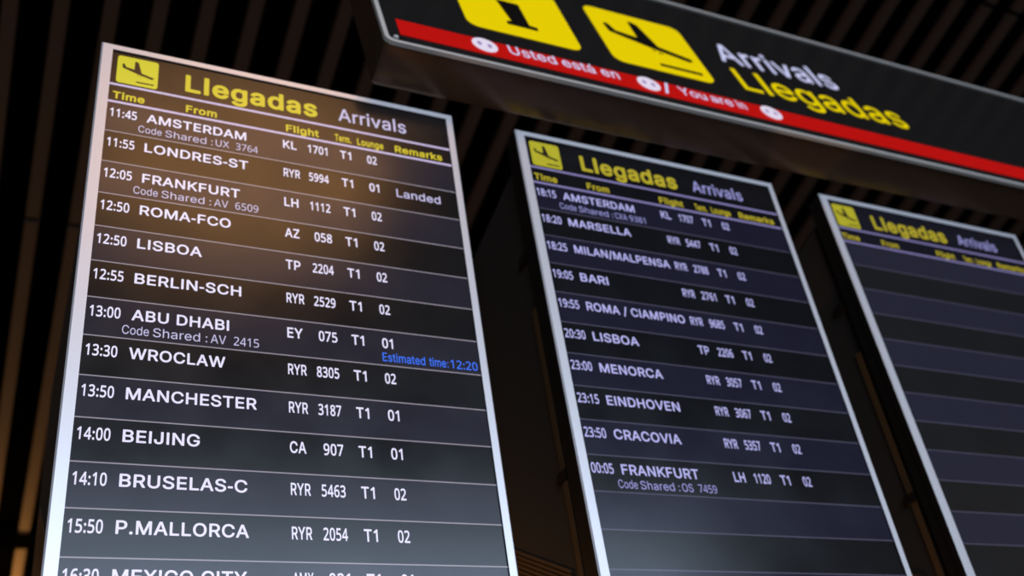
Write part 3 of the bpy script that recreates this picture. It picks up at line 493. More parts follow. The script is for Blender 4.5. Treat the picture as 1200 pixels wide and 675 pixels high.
            166, 159, 177, 160, 191, 156, 202, 147, 212, 134, 217, 122, 218, 71, 218, 70, 213, 70, 155]]),
        'C': (510, [[126, -11, 104, -8, 79, 1, 60, 14, 43, 31, 28, 54, 19, 78, 14, 103, 12, 135, 15, 161, 22, 186, 33, 210, 48, 229, 65, 245, 76, 252, 89, 258, 113, 264, 140, 265,
            163, 262, 182, 256, 196, 249, 211, 238, 224, 224, 235, 206, 242, 186, 244, 178, 243, 172, 240, 168, 235, 166, 207, 166, 201, 167, 197, 171, 190, 189, 181, 201, 168,
            212, 153, 218, 136, 220, 121, 219, 108, 216, 97, 210, 84, 200, 75, 188, 66, 171, 62, 153, 59, 131, 60, 110, 65, 88, 73, 70, 85, 54, 100, 43, 117, 36, 136, 34, 147, 35,
            158, 39, 168, 43, 176, 49, 188, 61, 193, 71, 197, 83, 201, 87, 207, 88, 236, 88, 242, 85, 244, 78, 239, 60, 231, 42, 220, 26, 204, 11, 188, 1, 168, -7, 153, -10]]),
        'D': (502, [[31, -8, 24, -5, 22, 2, 22, 251, 23, 258, 27, 261, 32, 262, 124, 262, 138, 260, 154, 257, 170, 251, 181, 246, 199, 232, 216, 213, 227, 192, 235, 166, 238, 135,
            238, 110, 236, 98, 230, 70, 219, 47, 205, 28, 190, 16, 174, 6, 154, -2, 134, -6, 117, -8], [71, 37, 111, 36, 125, 37, 143, 42, 156, 48, 167, 56, 175, 66, 182, 77, 188,
            95, 191, 115, 191, 141, 188, 160, 182, 177, 173, 192, 163, 202, 150, 210, 135, 215, 117, 218, 74, 218, 71, 218, 70, 216, 70, 41]]),
        'E': (419, [[31, -8, 24, -5, 22, 2, 22, 251, 23, 258, 27, 261, 32, 262, 184, 262, 190, 260, 193, 258, 194, 253, 194, 227, 192, 222, 188, 219, 71, 217, 70, 155, 71, 151,
            179, 150, 184, 147, 185, 142, 185, 119, 184, 110, 178, 107, 71, 106, 70, 102, 70, 41, 71, 37, 74, 36, 189, 35, 193, 33, 195, 28, 195, 2, 194, -3, 190, -7, 185, -8]]),
        'F': (410, [[31, -8, 24, -5, 22, 2, 22, 251, 23, 258, 27, 261, 32, 262, 182, 262, 188, 261, 191, 258, 192, 253, 192, 228, 190, 222, 186, 219, 71, 217, 70, 152, 71, 147,
            175, 146, 179, 144, 181, 140, 181, 110, 178, 105, 172, 103, 71, 103, 70, 99, 69, -2, 67, -6, 63, -8]]),
        'G': (520, [[128, -11, 104, -8, 81, 0, 61, 12, 50, 22, 41, 32, 28, 54, 19, 78, 14, 103, 12, 135, 15, 163, 23, 190, 34, 213, 50, 232, 71, 249, 92, 259, 113, 264, 139, 266,
            161, 262, 178, 257, 194, 249, 210, 238, 224, 223, 235, 206, 243, 185, 245, 176, 244, 172, 241, 168, 236, 167, 206, 167, 200, 168, 197, 171, 188, 190, 179, 202, 167,
            212, 151, 218, 136, 220, 121, 219, 108, 216, 97, 210, 85, 201, 75, 188, 66, 171, 62, 153, 59, 131, 60, 110, 65, 88, 73, 70, 83, 56, 93, 47, 106, 40, 121, 35, 135, 34,
            154, 37, 168, 42, 181, 51, 188, 60, 193, 70, 198, 83, 198, 90, 194, 92, 143, 92, 136, 94, 134, 100, 134, 128, 137, 133, 143, 135, 236, 135, 242, 134, 245, 131, 246,
            126, 246, 86, 243, 67, 235, 47, 224, 29, 208, 13, 190, 1, 171, -6, 154, -10]]),
        'H': (517, [[31, -8, 24, -5, 22, 2, 22, 252, 24, 259, 31, 262, 60, 262, 65, 261, 69, 258, 70, 252, 70, 156, 71, 153, 184, 152, 188, 153, 188, 155, 188, 252, 190, 258, 193,
            261, 197, 262, 227, 262, 232, 260, 235, 256, 236, 252, 236, 2, 234, -5, 227, -8, 197, -8, 192, -6, 189, -2, 188, 108, 74, 108, 71, 108, 70, 105, 69, -2, 67, -6, 63,
            -8]]),
        'I': (186, [[31, -8, 24, -5, 22, 2, 22, 253, 24, 259, 29, 262, 61, 262, 68, 259, 71, 253, 70, -1, 68, -5, 63, -8]]),
        'J': (396, [[87, -11, 67, -8, 53, -3, 38, 6, 25, 18, 17, 32, 12, 47, 9, 68, 9, 88, 12, 92, 17, 94, 48, 94, 53, 92, 56, 86, 57, 67, 60, 53, 66, 43, 77, 36, 89, 33, 101, 34,
            110, 37, 119, 43, 125, 53, 128, 67, 128, 254, 131, 260, 135, 262, 170, 261, 174, 258, 176, 251, 176, 72, 174, 53, 172, 43, 167, 31, 160, 20, 151, 10, 142, 2, 130, -4,
            117, -8, 99, -11]]),
        'K': (467, [[31, -8, 24, -5, 22, 2, 22, 252, 24, 258, 27, 261, 31, 262, 60, 262, 65, 261, 69, 256, 70, 151, 71, 146, 74, 148, 177, 260, 185, 262, 221, 262, 227, 260, 230,
            258, 231, 253, 228, 247, 133, 144, 134, 140, 230, 6, 231, 1, 229, -5, 227, -7, 221, -8, 186, -8, 181, -5, 101, 106, 97, 108, 74, 84, 70, 78, 70, 2, 69, -3, 65, -7, 61,
            -8]]),
        'L': (393, [[31, -8, 24, -5, 22, 2, 22, 253, 24, 259, 29, 262, 61, 262, 68, 259, 70, 252, 70, 41, 71, 37, 182, 35, 186, 33, 188, 28, 188, 1, 186, -5, 179, -8]]),
        'M': (628, [[31, -8, 24, -5, 22, 2, 22, 252, 23, 256, 25, 260, 32, 262, 74, 262, 79, 261, 83, 258, 157, 66, 159, 69, 170, 101, 231, 258, 235, 261, 240, 262, 282, 262, 289,
            259, 291, 256, 291, 251, 291, 2, 289, -5, 282, -8, 253, -8, 247, -6, 245, -1, 244, 155, 243, 161, 240, 156, 178, -3, 175, -6, 171, -8, 147, -8, 139, -6, 135, -2, 72,
            157, 70, 162, 69, 153, 68, -1, 66, -5, 61, -8]]),
        'N': (523, [[31, -8, 24, -5, 22, 2, 22, 252, 24, 259, 28, 261, 34, 262, 67, 262, 74, 259, 190, 77, 192, 83, 192, 255, 195, 260, 200, 262, 229, 262, 236, 260, 238, 258, 239,
            252, 239, 3, 238, -4, 235, -7, 229, -8, 195, -8, 187, -5, 71, 178, 70, 177, 70, -1, 68, -5, 63, -8]]),
        'O': (533, [[126, -11, 104, -8, 79, 1, 60, 14, 42, 32, 27, 56, 18, 79, 14, 103, 12, 135, 15, 161, 23, 189, 35, 212, 49, 231, 67, 246, 89, 258, 113, 264, 140, 265, 167, 261,
            188, 253, 207, 241, 225, 222, 239, 200, 248, 175, 253, 151, 254, 120, 251, 93, 244, 67, 234, 45, 218, 24, 200, 8, 178, -3, 154, -10], [126, 35, 138, 34, 157, 38, 169,
            44, 182, 54, 192, 67, 200, 83, 205, 100, 207, 121, 206, 145, 203, 161, 198, 178, 189, 192, 179, 203, 167, 212, 153, 217, 136, 220, 119, 219, 106, 214, 93, 207, 82, 197,
            73, 185, 65, 167, 62, 153, 59, 131, 60, 110, 63, 95, 68, 79, 76, 65, 86, 53, 97, 44, 112, 38]]),
        'P': (444, [[31, -8, 24, -5, 22, 2, 22, 251, 23, 258, 27, 261, 32, 262, 127, 262, 149, 259, 170, 251, 182, 242, 194, 231, 202, 219, 208, 202, 212, 185, 212, 162, 208, 145,
            202, 129, 193, 116, 184, 106, 171, 97, 156, 91, 140, 87, 128, 85, 71, 84, 70, 81, 70, 2, 69, -3, 65, -7, 61, -8], [71, 130, 74, 129, 124, 129, 139, 132, 151, 140, 156,
            145, 160, 152, 163, 162, 164, 172, 164, 184, 162, 191, 159, 198, 154, 205, 143, 213, 131, 217, 118, 218, 71, 218, 70, 215]]),
        'Q': (533, [[201, -32, 194, -29, 178, -7, 175, -5, 146, -11, 124, -11, 99, -6, 78, 2, 61, 13, 46, 27, 33, 45, 23, 64, 15, 92, 12, 121, 14, 153, 17, 170, 22, 185, 27, 199,
            34, 212, 49, 230, 68, 247, 90, 258, 115, 264, 140, 265, 161, 263, 183, 255, 203, 244, 221, 227, 235, 207, 245, 187, 251, 162, 254, 135, 254, 118, 251, 92, 246, 73, 238,
            52, 226, 34, 213, 18, 214, 16, 239, -18, 241, -25, 239, -29, 233, -32], [123, 35, 138, 34, 143, 35, 144, 37, 117, 74, 116, 81, 119, 85, 126, 87, 154, 87, 160, 86, 164,
            82, 182, 59, 185, 58, 192, 67, 199, 80, 203, 93, 206, 109, 207, 131, 206, 146, 202, 167, 194, 184, 185, 198, 175, 207, 161, 215, 144, 219, 132, 220, 115, 218, 100, 212,
            89, 204, 79, 193, 69, 178, 64, 164, 60, 145, 59, 124, 62, 100, 66, 84, 73, 70, 83, 56, 93, 47, 108, 39]]),
        'R': (449, [[31, -8, 24, -5, 22, 2, 22, 251, 23, 258, 27, 261, 32, 262, 128, 262, 150, 259, 171, 251, 182, 244, 189, 238, 196, 230, 202, 220, 210, 199, 212, 190, 212, 173,
            211, 160, 209, 148, 200, 129, 189, 115, 170, 101, 169, 99, 220, 6, 221, 1, 220, -3, 217, -7, 213, -8, 178, -8, 172, -6, 168, -1, 118, 91, 74, 91, 71, 91, 70, 88, 69,
            -2, 67, -6, 63, -8], [72, 135, 115, 135, 129, 136, 142, 139, 153, 145, 158, 151, 162, 158, 165, 173, 163, 191, 160, 198, 156, 205, 146, 212, 132, 217, 118, 218, 71,
            218, 70, 215, 70, 140]]),
        'S': (447, [[105, -12, 89, -11, 68, -6, 50, 3, 37, 13, 26, 24, 18, 39, 13, 56, 11, 67, 12, 71, 16, 75, 20, 76, 55, 75, 59, 71, 62, 59, 66, 52, 71, 46, 77, 41, 85, 37, 96,
            34, 105, 33, 120, 33, 130, 34, 141, 38, 150, 43, 157, 49, 162, 56, 165, 66, 165, 73, 163, 80, 156, 88, 145, 95, 130, 101, 75, 117, 57, 125, 44, 134, 32, 145, 24, 159,
            19, 178, 18, 193, 22, 210, 29, 225, 41, 240, 53, 249, 70, 258, 86, 263, 107, 265, 131, 265, 148, 261, 163, 255, 177, 247, 189, 237, 198, 225, 204, 212, 208, 196, 208,
            189, 206, 185, 203, 182, 199, 181, 167, 182, 163, 185, 156, 203, 147, 212, 132, 219, 124, 221, 111, 222, 100, 221, 89, 218, 81, 214, 75, 209, 69, 202, 66, 195, 65, 188,
            67, 180, 73, 171, 85, 163, 103, 156, 141, 145, 157, 140, 173, 133, 186, 123, 199, 110, 208, 95, 212, 78, 212, 60, 208, 43, 200, 28, 193, 18, 178, 6, 163, -3, 143, -9,
            120, -12]]),
        'T': (449, [[97, -8, 91, -5, 89, 2, 88, 216, 87, 218, 85, 218, 18, 218, 12, 219, 9, 223, 8, 227, 9, 256, 12, 261, 18, 262, 204, 262, 211, 261, 215, 258, 216, 253, 216, 226,
            212, 220, 205, 218, 139, 218, 136, 216, 136, -1, 133, -6, 129, -8]]),
        'U': (517, [[122, -12, 107, -10, 90, -6, 77, -1, 64, 6, 53, 15, 43, 26, 35, 37, 29, 49, 24, 66, 22, 81, 23, 256, 27, 261, 32, 262, 61, 262, 65, 261, 69, 258, 70, 252, 70,
            92, 70, 83, 72, 73, 75, 65, 80, 56, 86, 49, 93, 43, 110, 36, 131, 33, 150, 36, 166, 44, 174, 50, 179, 57, 184, 66, 187, 74, 189, 88, 189, 252, 190, 258, 193, 261, 197,
            262, 231, 261, 235, 258, 236, 252, 236, 87, 235, 69, 230, 49, 223, 35, 214, 23, 203, 12, 190, 4, 175, -4, 159, -9, 136, -12]]),
        'V': (480, [[103, -8, 96, -5, 93, 1, 2, 249, 1, 253, 2, 258, 5, 261, 9, 262, 38, 262, 45, 261, 49, 257, 120, 58, 121, 58, 123, 61, 190, 258, 194, 261, 198, 262, 228, 262,
            234, 261, 238, 256, 237, 248, 146, -2, 144, -6, 139, -8]]),
        'W': (686, [[78, -8, 72, -5, 69, 2, 2, 248, 1, 255, 3, 260, 10, 262, 39, 262, 45, 261, 48, 258, 96, 74, 99, 77, 146, 258, 149, 261, 155, 262, 188, 262, 194, 260, 197, 258,
            199, 251, 244, 78, 246, 73, 295, 258, 298, 261, 303, 262, 334, 262, 339, 260, 342, 255, 341, 249, 274, 2, 271, -5, 264, -8, 230, -8, 224, -7, 221, -3, 174, 170, 171,
            175, 169, 170, 122, -3, 119, -7, 114, -8]]),
        'X': (474, [[11, -8, 6, -6, 3, -3, 2, 1, 3, 5, 90, 130, 88, 134, 10, 248, 8, 253, 10, 259, 13, 261, 18, 262, 51, 262, 57, 260, 97, 202, 117, 172, 119, 170, 181, 259, 185,
            262, 189, 262, 221, 262, 227, 260, 230, 255, 228, 248, 148, 131, 233, 6, 235, 1, 233, -5, 229, -7, 224, -8, 192, -8, 185, -5, 121, 89, 118, 91, 51, -5, 44, -8]]),
        'Y': (472, [[102, -8, 96, -5, 94, 1, 93, 102, 3, 248, 1, 253, 2, 258, 5, 260, 10, 262, 45, 262, 51, 260, 58, 249, 116, 154, 119, 152, 184, 259, 188, 261, 192, 262, 224,
            262, 230, 261, 234, 256, 234, 252, 233, 248, 142, 101, 141, 2, 140, -3, 137, -7, 132, -8]]),
        'Z': (438, [[22, -8, 17, -6, 14, -1, 13, 23, 15, 28, 143, 215, 144, 217, 140, 218, 18, 219, 14, 222, 12, 227, 12, 253, 14, 258, 17, 261, 22, 262, 196, 262, 201, 261, 205,
            258, 206, 253, 206, 231, 204, 226, 76, 40, 75, 37, 78, 36, 201, 35, 205, 33, 207, 27, 207, 2, 206, -3, 203, -7, 197, -8]]),
        ' ': (188, []),
    }),
    'X': (0.027, {
        '.': (188, [[39, -14, 27, -8, 17, 2, 14, 8, 12, 15, 13, 29, 19, 42, 24, 47, 30, 51, 42, 56, 57, 55, 70, 49, 78, 39, 83, 26, 83, 12, 80, 5, 76, -2, 66, -10, 53, -15]]),
        'F': (410, [[27, -12, 20, -8, 17, 1, 17, 252, 19, 260, 24, 265, 29, 267, 184, 267, 190, 265, 195, 261, 197, 256, 197, 226, 194, 219, 189, 214, 184, 213, 78, 213, 75, 212,
            75, 209, 75, 155, 76, 152, 172, 152, 178, 151, 183, 147, 186, 140, 186, 112, 184, 105, 179, 100, 174, 98, 76, 98, 75, 95, 75, 1, 74, -5, 70, -10, 64, -12]]),
        'L': (393, [[27, -12, 20, -8, 17, 1, 17, 255, 21, 263, 28, 267, 64, 267, 71, 263, 75, 255, 75, 42, 78, 41, 184, 40, 189, 37, 193, 30, 193, -1, 189, -9, 181, -13]]),
        'R': (449, [[27, -12, 20, -8, 17, 1, 17, 252, 19, 260, 24, 265, 29, 267, 129, 267, 156, 262, 175, 254, 191, 242, 203, 228, 212, 212, 216, 195, 217, 169, 216, 155, 211, 140,
            206, 128, 198, 117, 189, 108, 176, 98, 224, 8, 226, 1, 224, -6, 220, -11, 214, -13, 177, -13, 170, -11, 164, -3, 116, 85, 78, 86, 76, 85, 75, 83, 75, 1, 74, -5, 70,
            -10, 64, -12], [76, 141, 79, 140, 125, 141, 139, 143, 149, 149, 156, 158, 160, 173, 158, 188, 153, 200, 143, 208, 131, 212, 115, 214, 76, 213, 75, 209, 75, 144]]),
        'T': (449, [[93, -12, 87, -8, 84, 1, 83, 212, 80, 213, 17, 213, 10, 215, 5, 219, 3, 226, 3, 253, 4, 259, 8, 264, 15, 267, 207, 267, 212, 266, 218, 262, 221, 255, 221, 226,
            219, 220, 217, 217, 208, 213, 144, 213, 142, 212, 141, -2, 137, -9, 130, -12]]),
        'a': (389, [[66, -16, 49, -12, 34, -5, 21, 5, 13, 16, 6, 30, 3, 45, 3, 62, 6, 77, 10, 87, 16, 95, 24, 102, 33, 108, 48, 115, 60, 118, 123, 128, 125, 131, 123, 139, 119,
            146, 112, 150, 103, 152, 89, 152, 80, 149, 71, 144, 57, 127, 52, 125, 46, 125, 14, 135, 11, 138, 9, 142, 9, 151, 16, 165, 26, 178, 38, 188, 53, 197, 71, 202, 91, 205,
            112, 204, 127, 201, 146, 193, 159, 184, 170, 170, 178, 152, 181, 133, 180, -4, 176, -10, 169, -13, 137, -13, 131, -10, 126, -5, 110, -12, 99, -15, 85, -17], [75, 37,
            85, 35, 96, 37, 105, 39, 112, 43, 118, 49, 123, 58, 125, 66, 124, 75, 121, 76, 83, 70, 70, 67, 64, 63, 60, 59, 59, 55, 60, 46, 65, 41]]),
        'd': (424, [[84, -16, 64, -11, 44, 0, 27, 17, 15, 38, 8, 60, 4, 87, 6, 119, 12, 142, 20, 160, 33, 178, 47, 190, 64, 199, 84, 204, 109, 204, 125, 201, 141, 193, 143, 197,
            143, 255, 145, 260, 149, 265, 155, 267, 189, 266, 195, 262, 198, 254, 198, -3, 194, -9, 186, -13, 154, -12, 148, -9, 143, -3, 129, -11, 118, -15, 104, -17], [95, 37,
            102, 36, 114, 38, 121, 41, 128, 47, 133, 54, 138, 63, 141, 76, 143, 88, 143, 101, 141, 113, 139, 124, 134, 134, 129, 141, 122, 147, 114, 150, 104, 152, 93, 151, 86,
            149, 79, 144, 73, 139, 69, 131, 65, 122, 61, 99, 62, 79, 69, 58, 74, 49, 80, 43, 86, 40]]),
        'e': (404, [[90, -16, 71, -12, 51, -2, 34, 11, 22, 27, 12, 47, 6, 69, 4, 90, 6, 117, 11, 137, 19, 156, 29, 172, 44, 186, 59, 196, 77, 202, 91, 204, 116, 204, 136, 200, 154,
            191, 169, 179, 180, 166, 190, 147, 195, 131, 198, 112, 197, 81, 193, 75, 186, 72, 65, 72, 64, 71, 63, 69, 66, 60, 71, 52, 77, 45, 87, 40, 97, 37, 114, 36, 126, 40, 135,
            47, 143, 60, 147, 63, 152, 65, 161, 64, 189, 56, 193, 51, 195, 42, 190, 30, 182, 16, 172, 6, 158, -4, 143, -11, 127, -15, 111, -17], [65, 124, 68, 123, 134, 123, 137,
            124, 138, 126, 133, 136, 125, 146, 115, 150, 102, 152, 89, 150, 79, 145, 70, 135, 66, 129]]),
        'g': (425, [[86, -87, 72, -85, 58, -80, 44, -73, 33, -65, 22, -53, 14, -41, 13, -33, 16, -26, 21, -22, 43, -10, 47, -9, 52, -8, 59, -11, 72, -26, 82, -32, 90, -35, 100,
            -36, 116, -35, 129, -30, 137, -23, 142, -13, 143, 0, 141, 1, 126, -6, 112, -10, 94, -10, 83, -9, 68, -6, 54, 0, 43, 7, 31, 17, 22, 30, 15, 42, 10, 55, 6, 71, 4, 89, 5,
            110, 7, 127, 12, 142, 20, 160, 33, 178, 48, 191, 69, 201, 90, 205, 114, 204, 126, 201, 143, 192, 144, 192, 149, 199, 155, 202, 189, 202, 196, 197, 198, 192, 199, 188,
            199, -11, 198, -23, 194, -36, 188, -50, 180, -59, 169, -69, 155, -78, 141, -83, 126, -86, 109, -88], [92, 43, 102, 42, 112, 43, 121, 46, 127, 50, 133, 57, 137, 64, 141,
            75, 143, 85, 143, 107, 140, 120, 136, 131, 130, 140, 123, 146, 116, 150, 107, 152, 98, 152, 90, 150, 84, 148, 77, 143, 72, 137, 68, 130, 62, 110, 61, 96, 62, 82, 67,
            64, 72, 56, 78, 50, 84, 46]]),
        'h': (410, [[23, -12, 16, -8, 14, 1, 14, 255, 16, 262, 23, 266, 59, 267, 66, 263, 69, 256, 70, 195, 71, 194, 87, 201, 101, 204, 116, 205, 137, 202, 151, 197, 163, 189, 173,
            180, 182, 166, 189, 148, 191, 130, 191, -1, 187, -9, 178, -13, 146, -12, 141, -10, 138, -6, 136, 1, 136, 112, 134, 128, 131, 138, 124, 146, 116, 150, 105, 152, 92, 150,
            83, 145, 76, 137, 71, 126, 70, 116, 70, 2, 68, -5, 64, -10, 59, -12]]),
        'i': (167, [[23, -12, 16, -8, 13, 1, 14, 191, 17, 198, 24, 202, 59, 202, 66, 198, 69, 192, 70, 188, 69, -2, 66, -9, 59, -12], [38, 209, 31, 210, 24, 213, 14, 222, 9, 234,
            8, 248, 14, 260, 23, 269, 34, 274, 49, 274, 62, 269, 70, 260, 75, 249, 75, 234, 70, 223, 62, 215, 51, 210]]),
        'k': (381, [[23, -12, 16, -8, 14, 1, 14, 255, 16, 262, 23, 266, 59, 267, 66, 263, 69, 255, 70, 137, 71, 136, 74, 139, 131, 197, 137, 201, 142, 202, 180, 202, 186, 199, 190,
            195, 191, 187, 187, 178, 119, 108, 121, 103, 194, 10, 197, 5, 198, -1, 194, -9, 187, -12, 148, -13, 141, -11, 135, -6, 76, 69, 73, 67, 70, 63, 70, 1, 67, -7, 63, -11,
            58, -13]]),
        'l': (186, [[27, -12, 20, -8, 17, 1, 18, 266, 21, 273, 28, 277, 63, 278, 71, 274, 74, 270, 76, 265, 76, -1, 72, -8, 65, -12]]),
        'm': (610, [[23, -12, 16, -7, 14, 2, 14, 188, 15, 195, 19, 199, 26, 202, 56, 202, 63, 199, 69, 194, 83, 201, 92, 204, 105, 206, 119, 205, 131, 203, 141, 198, 149, 193, 160,
            183, 176, 194, 191, 202, 208, 205, 226, 206, 241, 203, 255, 197, 266, 190, 276, 178, 283, 169, 287, 158, 291, 135, 291, 1, 290, -5, 285, -10, 278, -13, 248, -13, 241,
            -10, 236, -5, 235, 1, 235, 126, 234, 135, 232, 142, 227, 147, 219, 151, 209, 152, 199, 151, 190, 147, 184, 140, 181, 130, 180, 2, 179, -5, 174, -10, 167, -13, 137, -13,
            129, -9, 126, -5, 125, -1, 124, 133, 122, 141, 117, 147, 109, 151, 99, 152, 88, 150, 80, 145, 73, 137, 70, 127, 70, 2, 68, -5, 64, -10, 59, -12]]),
        'n': (410, [[23, -12, 16, -8, 14, 1, 14, 187, 14, 192, 16, 197, 20, 200, 26, 202, 56, 202, 63, 199, 67, 194, 70, 193, 83, 199, 92, 202, 102, 204, 116, 205, 127, 204, 139,
            202, 151, 197, 159, 192, 170, 183, 179, 172, 186, 158, 190, 140, 191, 120, 191, 2, 191, -2, 188, -8, 185, -10, 180, -13, 149, -13, 142, -11, 137, -5, 136, 1, 136, 112,
            134, 128, 131, 138, 124, 146, 116, 150, 105, 152, 92, 150, 83, 145, 76, 137, 71, 126, 70, 116, 70, 2, 68, -5, 64, -10, 59, -12]]),
        'o': (415, [[89, -16, 68, -11, 51, -3, 33, 12, 22, 27, 12, 48, 6, 69, 4, 90, 6, 117, 10, 137, 19, 156, 30, 172, 44, 186, 59, 195, 76, 202, 91, 204, 118, 204, 137, 200, 155,
            191, 165, 185, 173, 177, 186, 160, 196, 141, 201, 119, 203, 102, 202, 72, 197, 52, 189, 33, 178, 16, 165, 4, 150, -6, 130, -14, 111, -17], [95, 37, 112, 37, 121, 39,
            128, 44, 133, 49, 139, 58, 143, 69, 146, 81, 147, 95, 146, 108, 143, 120, 139, 131, 133, 139, 125, 146, 118, 150, 107, 152, 96, 151, 89, 149, 82, 146, 77, 141, 71, 134,
            67, 127, 62, 106, 61, 92, 62, 80, 65, 67, 69, 58, 74, 49, 80, 43, 87, 39]]),
        'r': (259, [[23, -12, 16, -8, 14, 1, 14, 187, 15, 195, 19, 199, 26, 202, 58, 202, 63, 199, 69, 194, 83, 201, 94, 204, 116, 205, 127, 203, 132, 199, 134, 192, 134, 162, 131,
            153, 128, 151, 123, 149, 103, 150, 96, 149, 88, 147, 78, 140, 71, 128, 70, 120, 70, 2, 68, -5, 64, -10, 59, -12]]),
        's': (365, [[75, -16, 63, -14, 49, -9, 35, -2, 24, 7, 15, 19, 8, 33, 5, 45, 7, 54, 10, 57, 16, 60, 42, 65, 49, 65, 53, 64, 57, 60, 63, 48, 68, 42, 78, 37, 91, 35, 103, 37,
            113, 41, 117, 44, 120, 48, 120, 55, 117, 59, 109, 63, 67, 74, 53, 78, 41, 84, 31, 91, 21, 102, 14, 116, 11, 133, 12, 151, 17, 165, 25, 177, 35, 187, 49, 195, 64, 201,
            80, 204, 105, 205, 117, 203, 128, 200, 141, 194, 152, 186, 159, 179, 166, 167, 173, 152, 174, 144, 171, 137, 168, 134, 163, 132, 139, 127, 132, 126, 128, 128, 124, 131,
            118, 142, 111, 149, 103, 152, 93, 153, 82, 152, 73, 148, 68, 142, 68, 135, 71, 131, 80, 127, 124, 116, 138, 111, 150, 104, 159, 98, 169, 87, 176, 73, 178, 56, 177, 41,
            173, 27, 165, 13, 155, 3, 142, -5, 130, -11, 113, -15, 96, -17]]),
        't': (227, [[71, -14, 55, -10, 43, -3, 33, 6, 25, 19, 21, 29, 20, 42, 19, 149, 18, 151, 3, 151, -2, 152, -6, 156, -9, 163, -9, 189, -8, 194, -5, 199, 0, 202, 16, 202, 19,
            204, 20, 238, 23, 244, 30, 248, 62, 248, 70, 246, 73, 242, 75, 238, 76, 204, 79, 202, 105, 202, 111, 198, 114, 192, 115, 164, 111, 155, 104, 151, 79, 151, 76, 149, 76,
            49, 77, 42, 79, 39, 86, 38, 101, 39, 106, 38, 110, 35, 114, 26, 119, 6, 119, -1, 115, -8, 107, -13, 90, -15]]),
        'u': (410, [[77, -14, 66, -12, 55, -8, 38, 3, 26, 18, 18, 36, 15, 48, 14, 65, 14, 187, 15, 195, 21, 201, 30, 202, 59, 202, 64, 199, 68, 195, 70, 188, 70, 70, 71, 61, 74,
            52, 81, 44, 89, 39, 102, 38, 114, 41, 124, 47, 131, 55, 134, 65, 136, 81, 136, 190, 137, 195, 141, 200, 148, 202, 178, 202, 184, 201, 189, 197, 191, 188, 191, 2, 190,
            -5, 185, -10, 178, -13, 146, -12, 141, -9, 135, -3, 120, -10, 109, -14, 95, -15]]),
        ' ': (188, []),
    }),
}
_gcache = {}


def inside(x, y, cons):
    odd = False
    for q in cons:
        n = len(q) // 2
        for a in range(n):
            x1, y1 = q[2 * a], q[2 * a + 1]
            b = (a + 1) % n
            x2, y2 = q[2 * b], q[2 * b + 1]
            if (y1 > y) != (y2 > y) and x < (x2 - x1) * (y - y1) / (y2 - y1) + x1:
                odd = not odd
    return odd


def one_glyph(ch, weight):
    """one letter as (verts, triangles), counters left open"""
    key = (ch, weight)
    if key not in _gcache:
        cons = GLYPHS[weight][1][ch][1]
        pts, ed = [], []
        for q in cons:
            n, k = len(q) // 2, len(pts)
            pts += [Vector((q[2 * a], q[2 * a + 1])) for a in range(n)]
            ed += [(k + a, k + (a + 1) % n) for a in range(n)]
        v, _, f = delaunay_2d_cdt(pts, ed, [], 0, 0.01)[:3] if pts else ([], [], [])
        keep = []
        for t in f:
            cx, cy = sum(v[i][0] for i in t) / len(t), sum(v[i][1] for i in t) / len(t)
            if inside(cx, cy, cons):
                keep.append(tuple(t))
        _gcache[key] = ([(p[0] / 500, p[1] / 500) for p in v], keep)
    return _gcache[key]


def glyphs(text, weight):
    """a line of lettering as (verts, faces), flat; the letter shapes are the tables above"""
    r, table = GLYPHS[weight]
    v, f, x = [], [], 0.0
    for ch in text:
        gv, gf = one_glyph(ch, weight)
        n = len(v)
        v += [(x + a, b) for a, b in gv]
        f += [tuple(i + n for i in t) for t in gf]
        x += table[ch][0] / 1000 + r * 1.2
    return v, f


def text_uv(text, u0, base, cap, u1=None, sx=None, w='B', right=None):
    """a line of text laid out in (u, v): v grows upward from base; fitted to u0..u1, or scaled by sx"""
    v, f = glyphs(text, w)
    r = GLYPHS[w][0]
    xs = [p[0] for p in v]
    a, b = min(xs), max(xs)
    sy = cap / (CAP + 2 * r)
    if u1 is not None:
        k = (u1 - u0) / (b - a)
    else:
        k = sy * (sx or 1.0)
    return [(u0 + (p[0] - a) * k, base + (p[1] + r) * sy) for p in v], f


def rounded(u0, v0, u1, v1, r, n=5):
    pts = []
    for cx, cy, a in ((u1 - r, v1 - r, 0), (u0 + r, v1 - r, 90), (u0 + r, v0 + r, 180), (u1 - r, v0 + r, 270)):
        for i in range(n + 1):
            t = math.radians(a + 90 * i / n)
            pts.append((cx + r * math.cos(t), cy + r * math.sin(t)))
    return pts


def fill(pts):
    """triangulate a simple polygon, returns (verts, faces)"""
    bm = bmesh.new()
    vs_ = [bm.verts.new((x, y, 0)) for x, y in pts]
    f = bm.faces.new(vs_)
    bmesh.ops.triangulate(bm, faces=[f])
    bm.verts.index_update()
    out = [(v.co.x, v.co.y) for v in bm.verts], [tuple(v.index for v in f.verts) for f in bm.faces]
    bm.free()
    return out


# landing aircraft in a unit square, v up
PLANE = [(.118, .700), (.150, .722), (.175, .705), (.213, .605), (.416, .566), (.420, .850), (.448, .880), (.512, .840),
         (.596, .478), (.880, .385), (.905, .360), (.880, .325), (.845, .312), (.505, .415), (.135, .555)]
PLANE_GEAR = [[(.500, .392), (.530, .383), (.530, .362), (.500, .371)], [(.556, .374), (.592, .363), (.592, .338), (.556, .349)]]
RUNWAY = [(.478, .148), (.478, .100), (.905, .100), (.905, .148)]
INFO = [(.375, .215), (.375, .178), (.640, .178), (.655, .215), (.650, .240), (.585, .250), (.580, .615), (.380, .615), (.372, .585),
        (.380, .570), (.424, .555), (.424, .250), (.380, .238)]

# ------------------------------------------------------------------ the setting
Z_CEIL = 5.60
structure = []


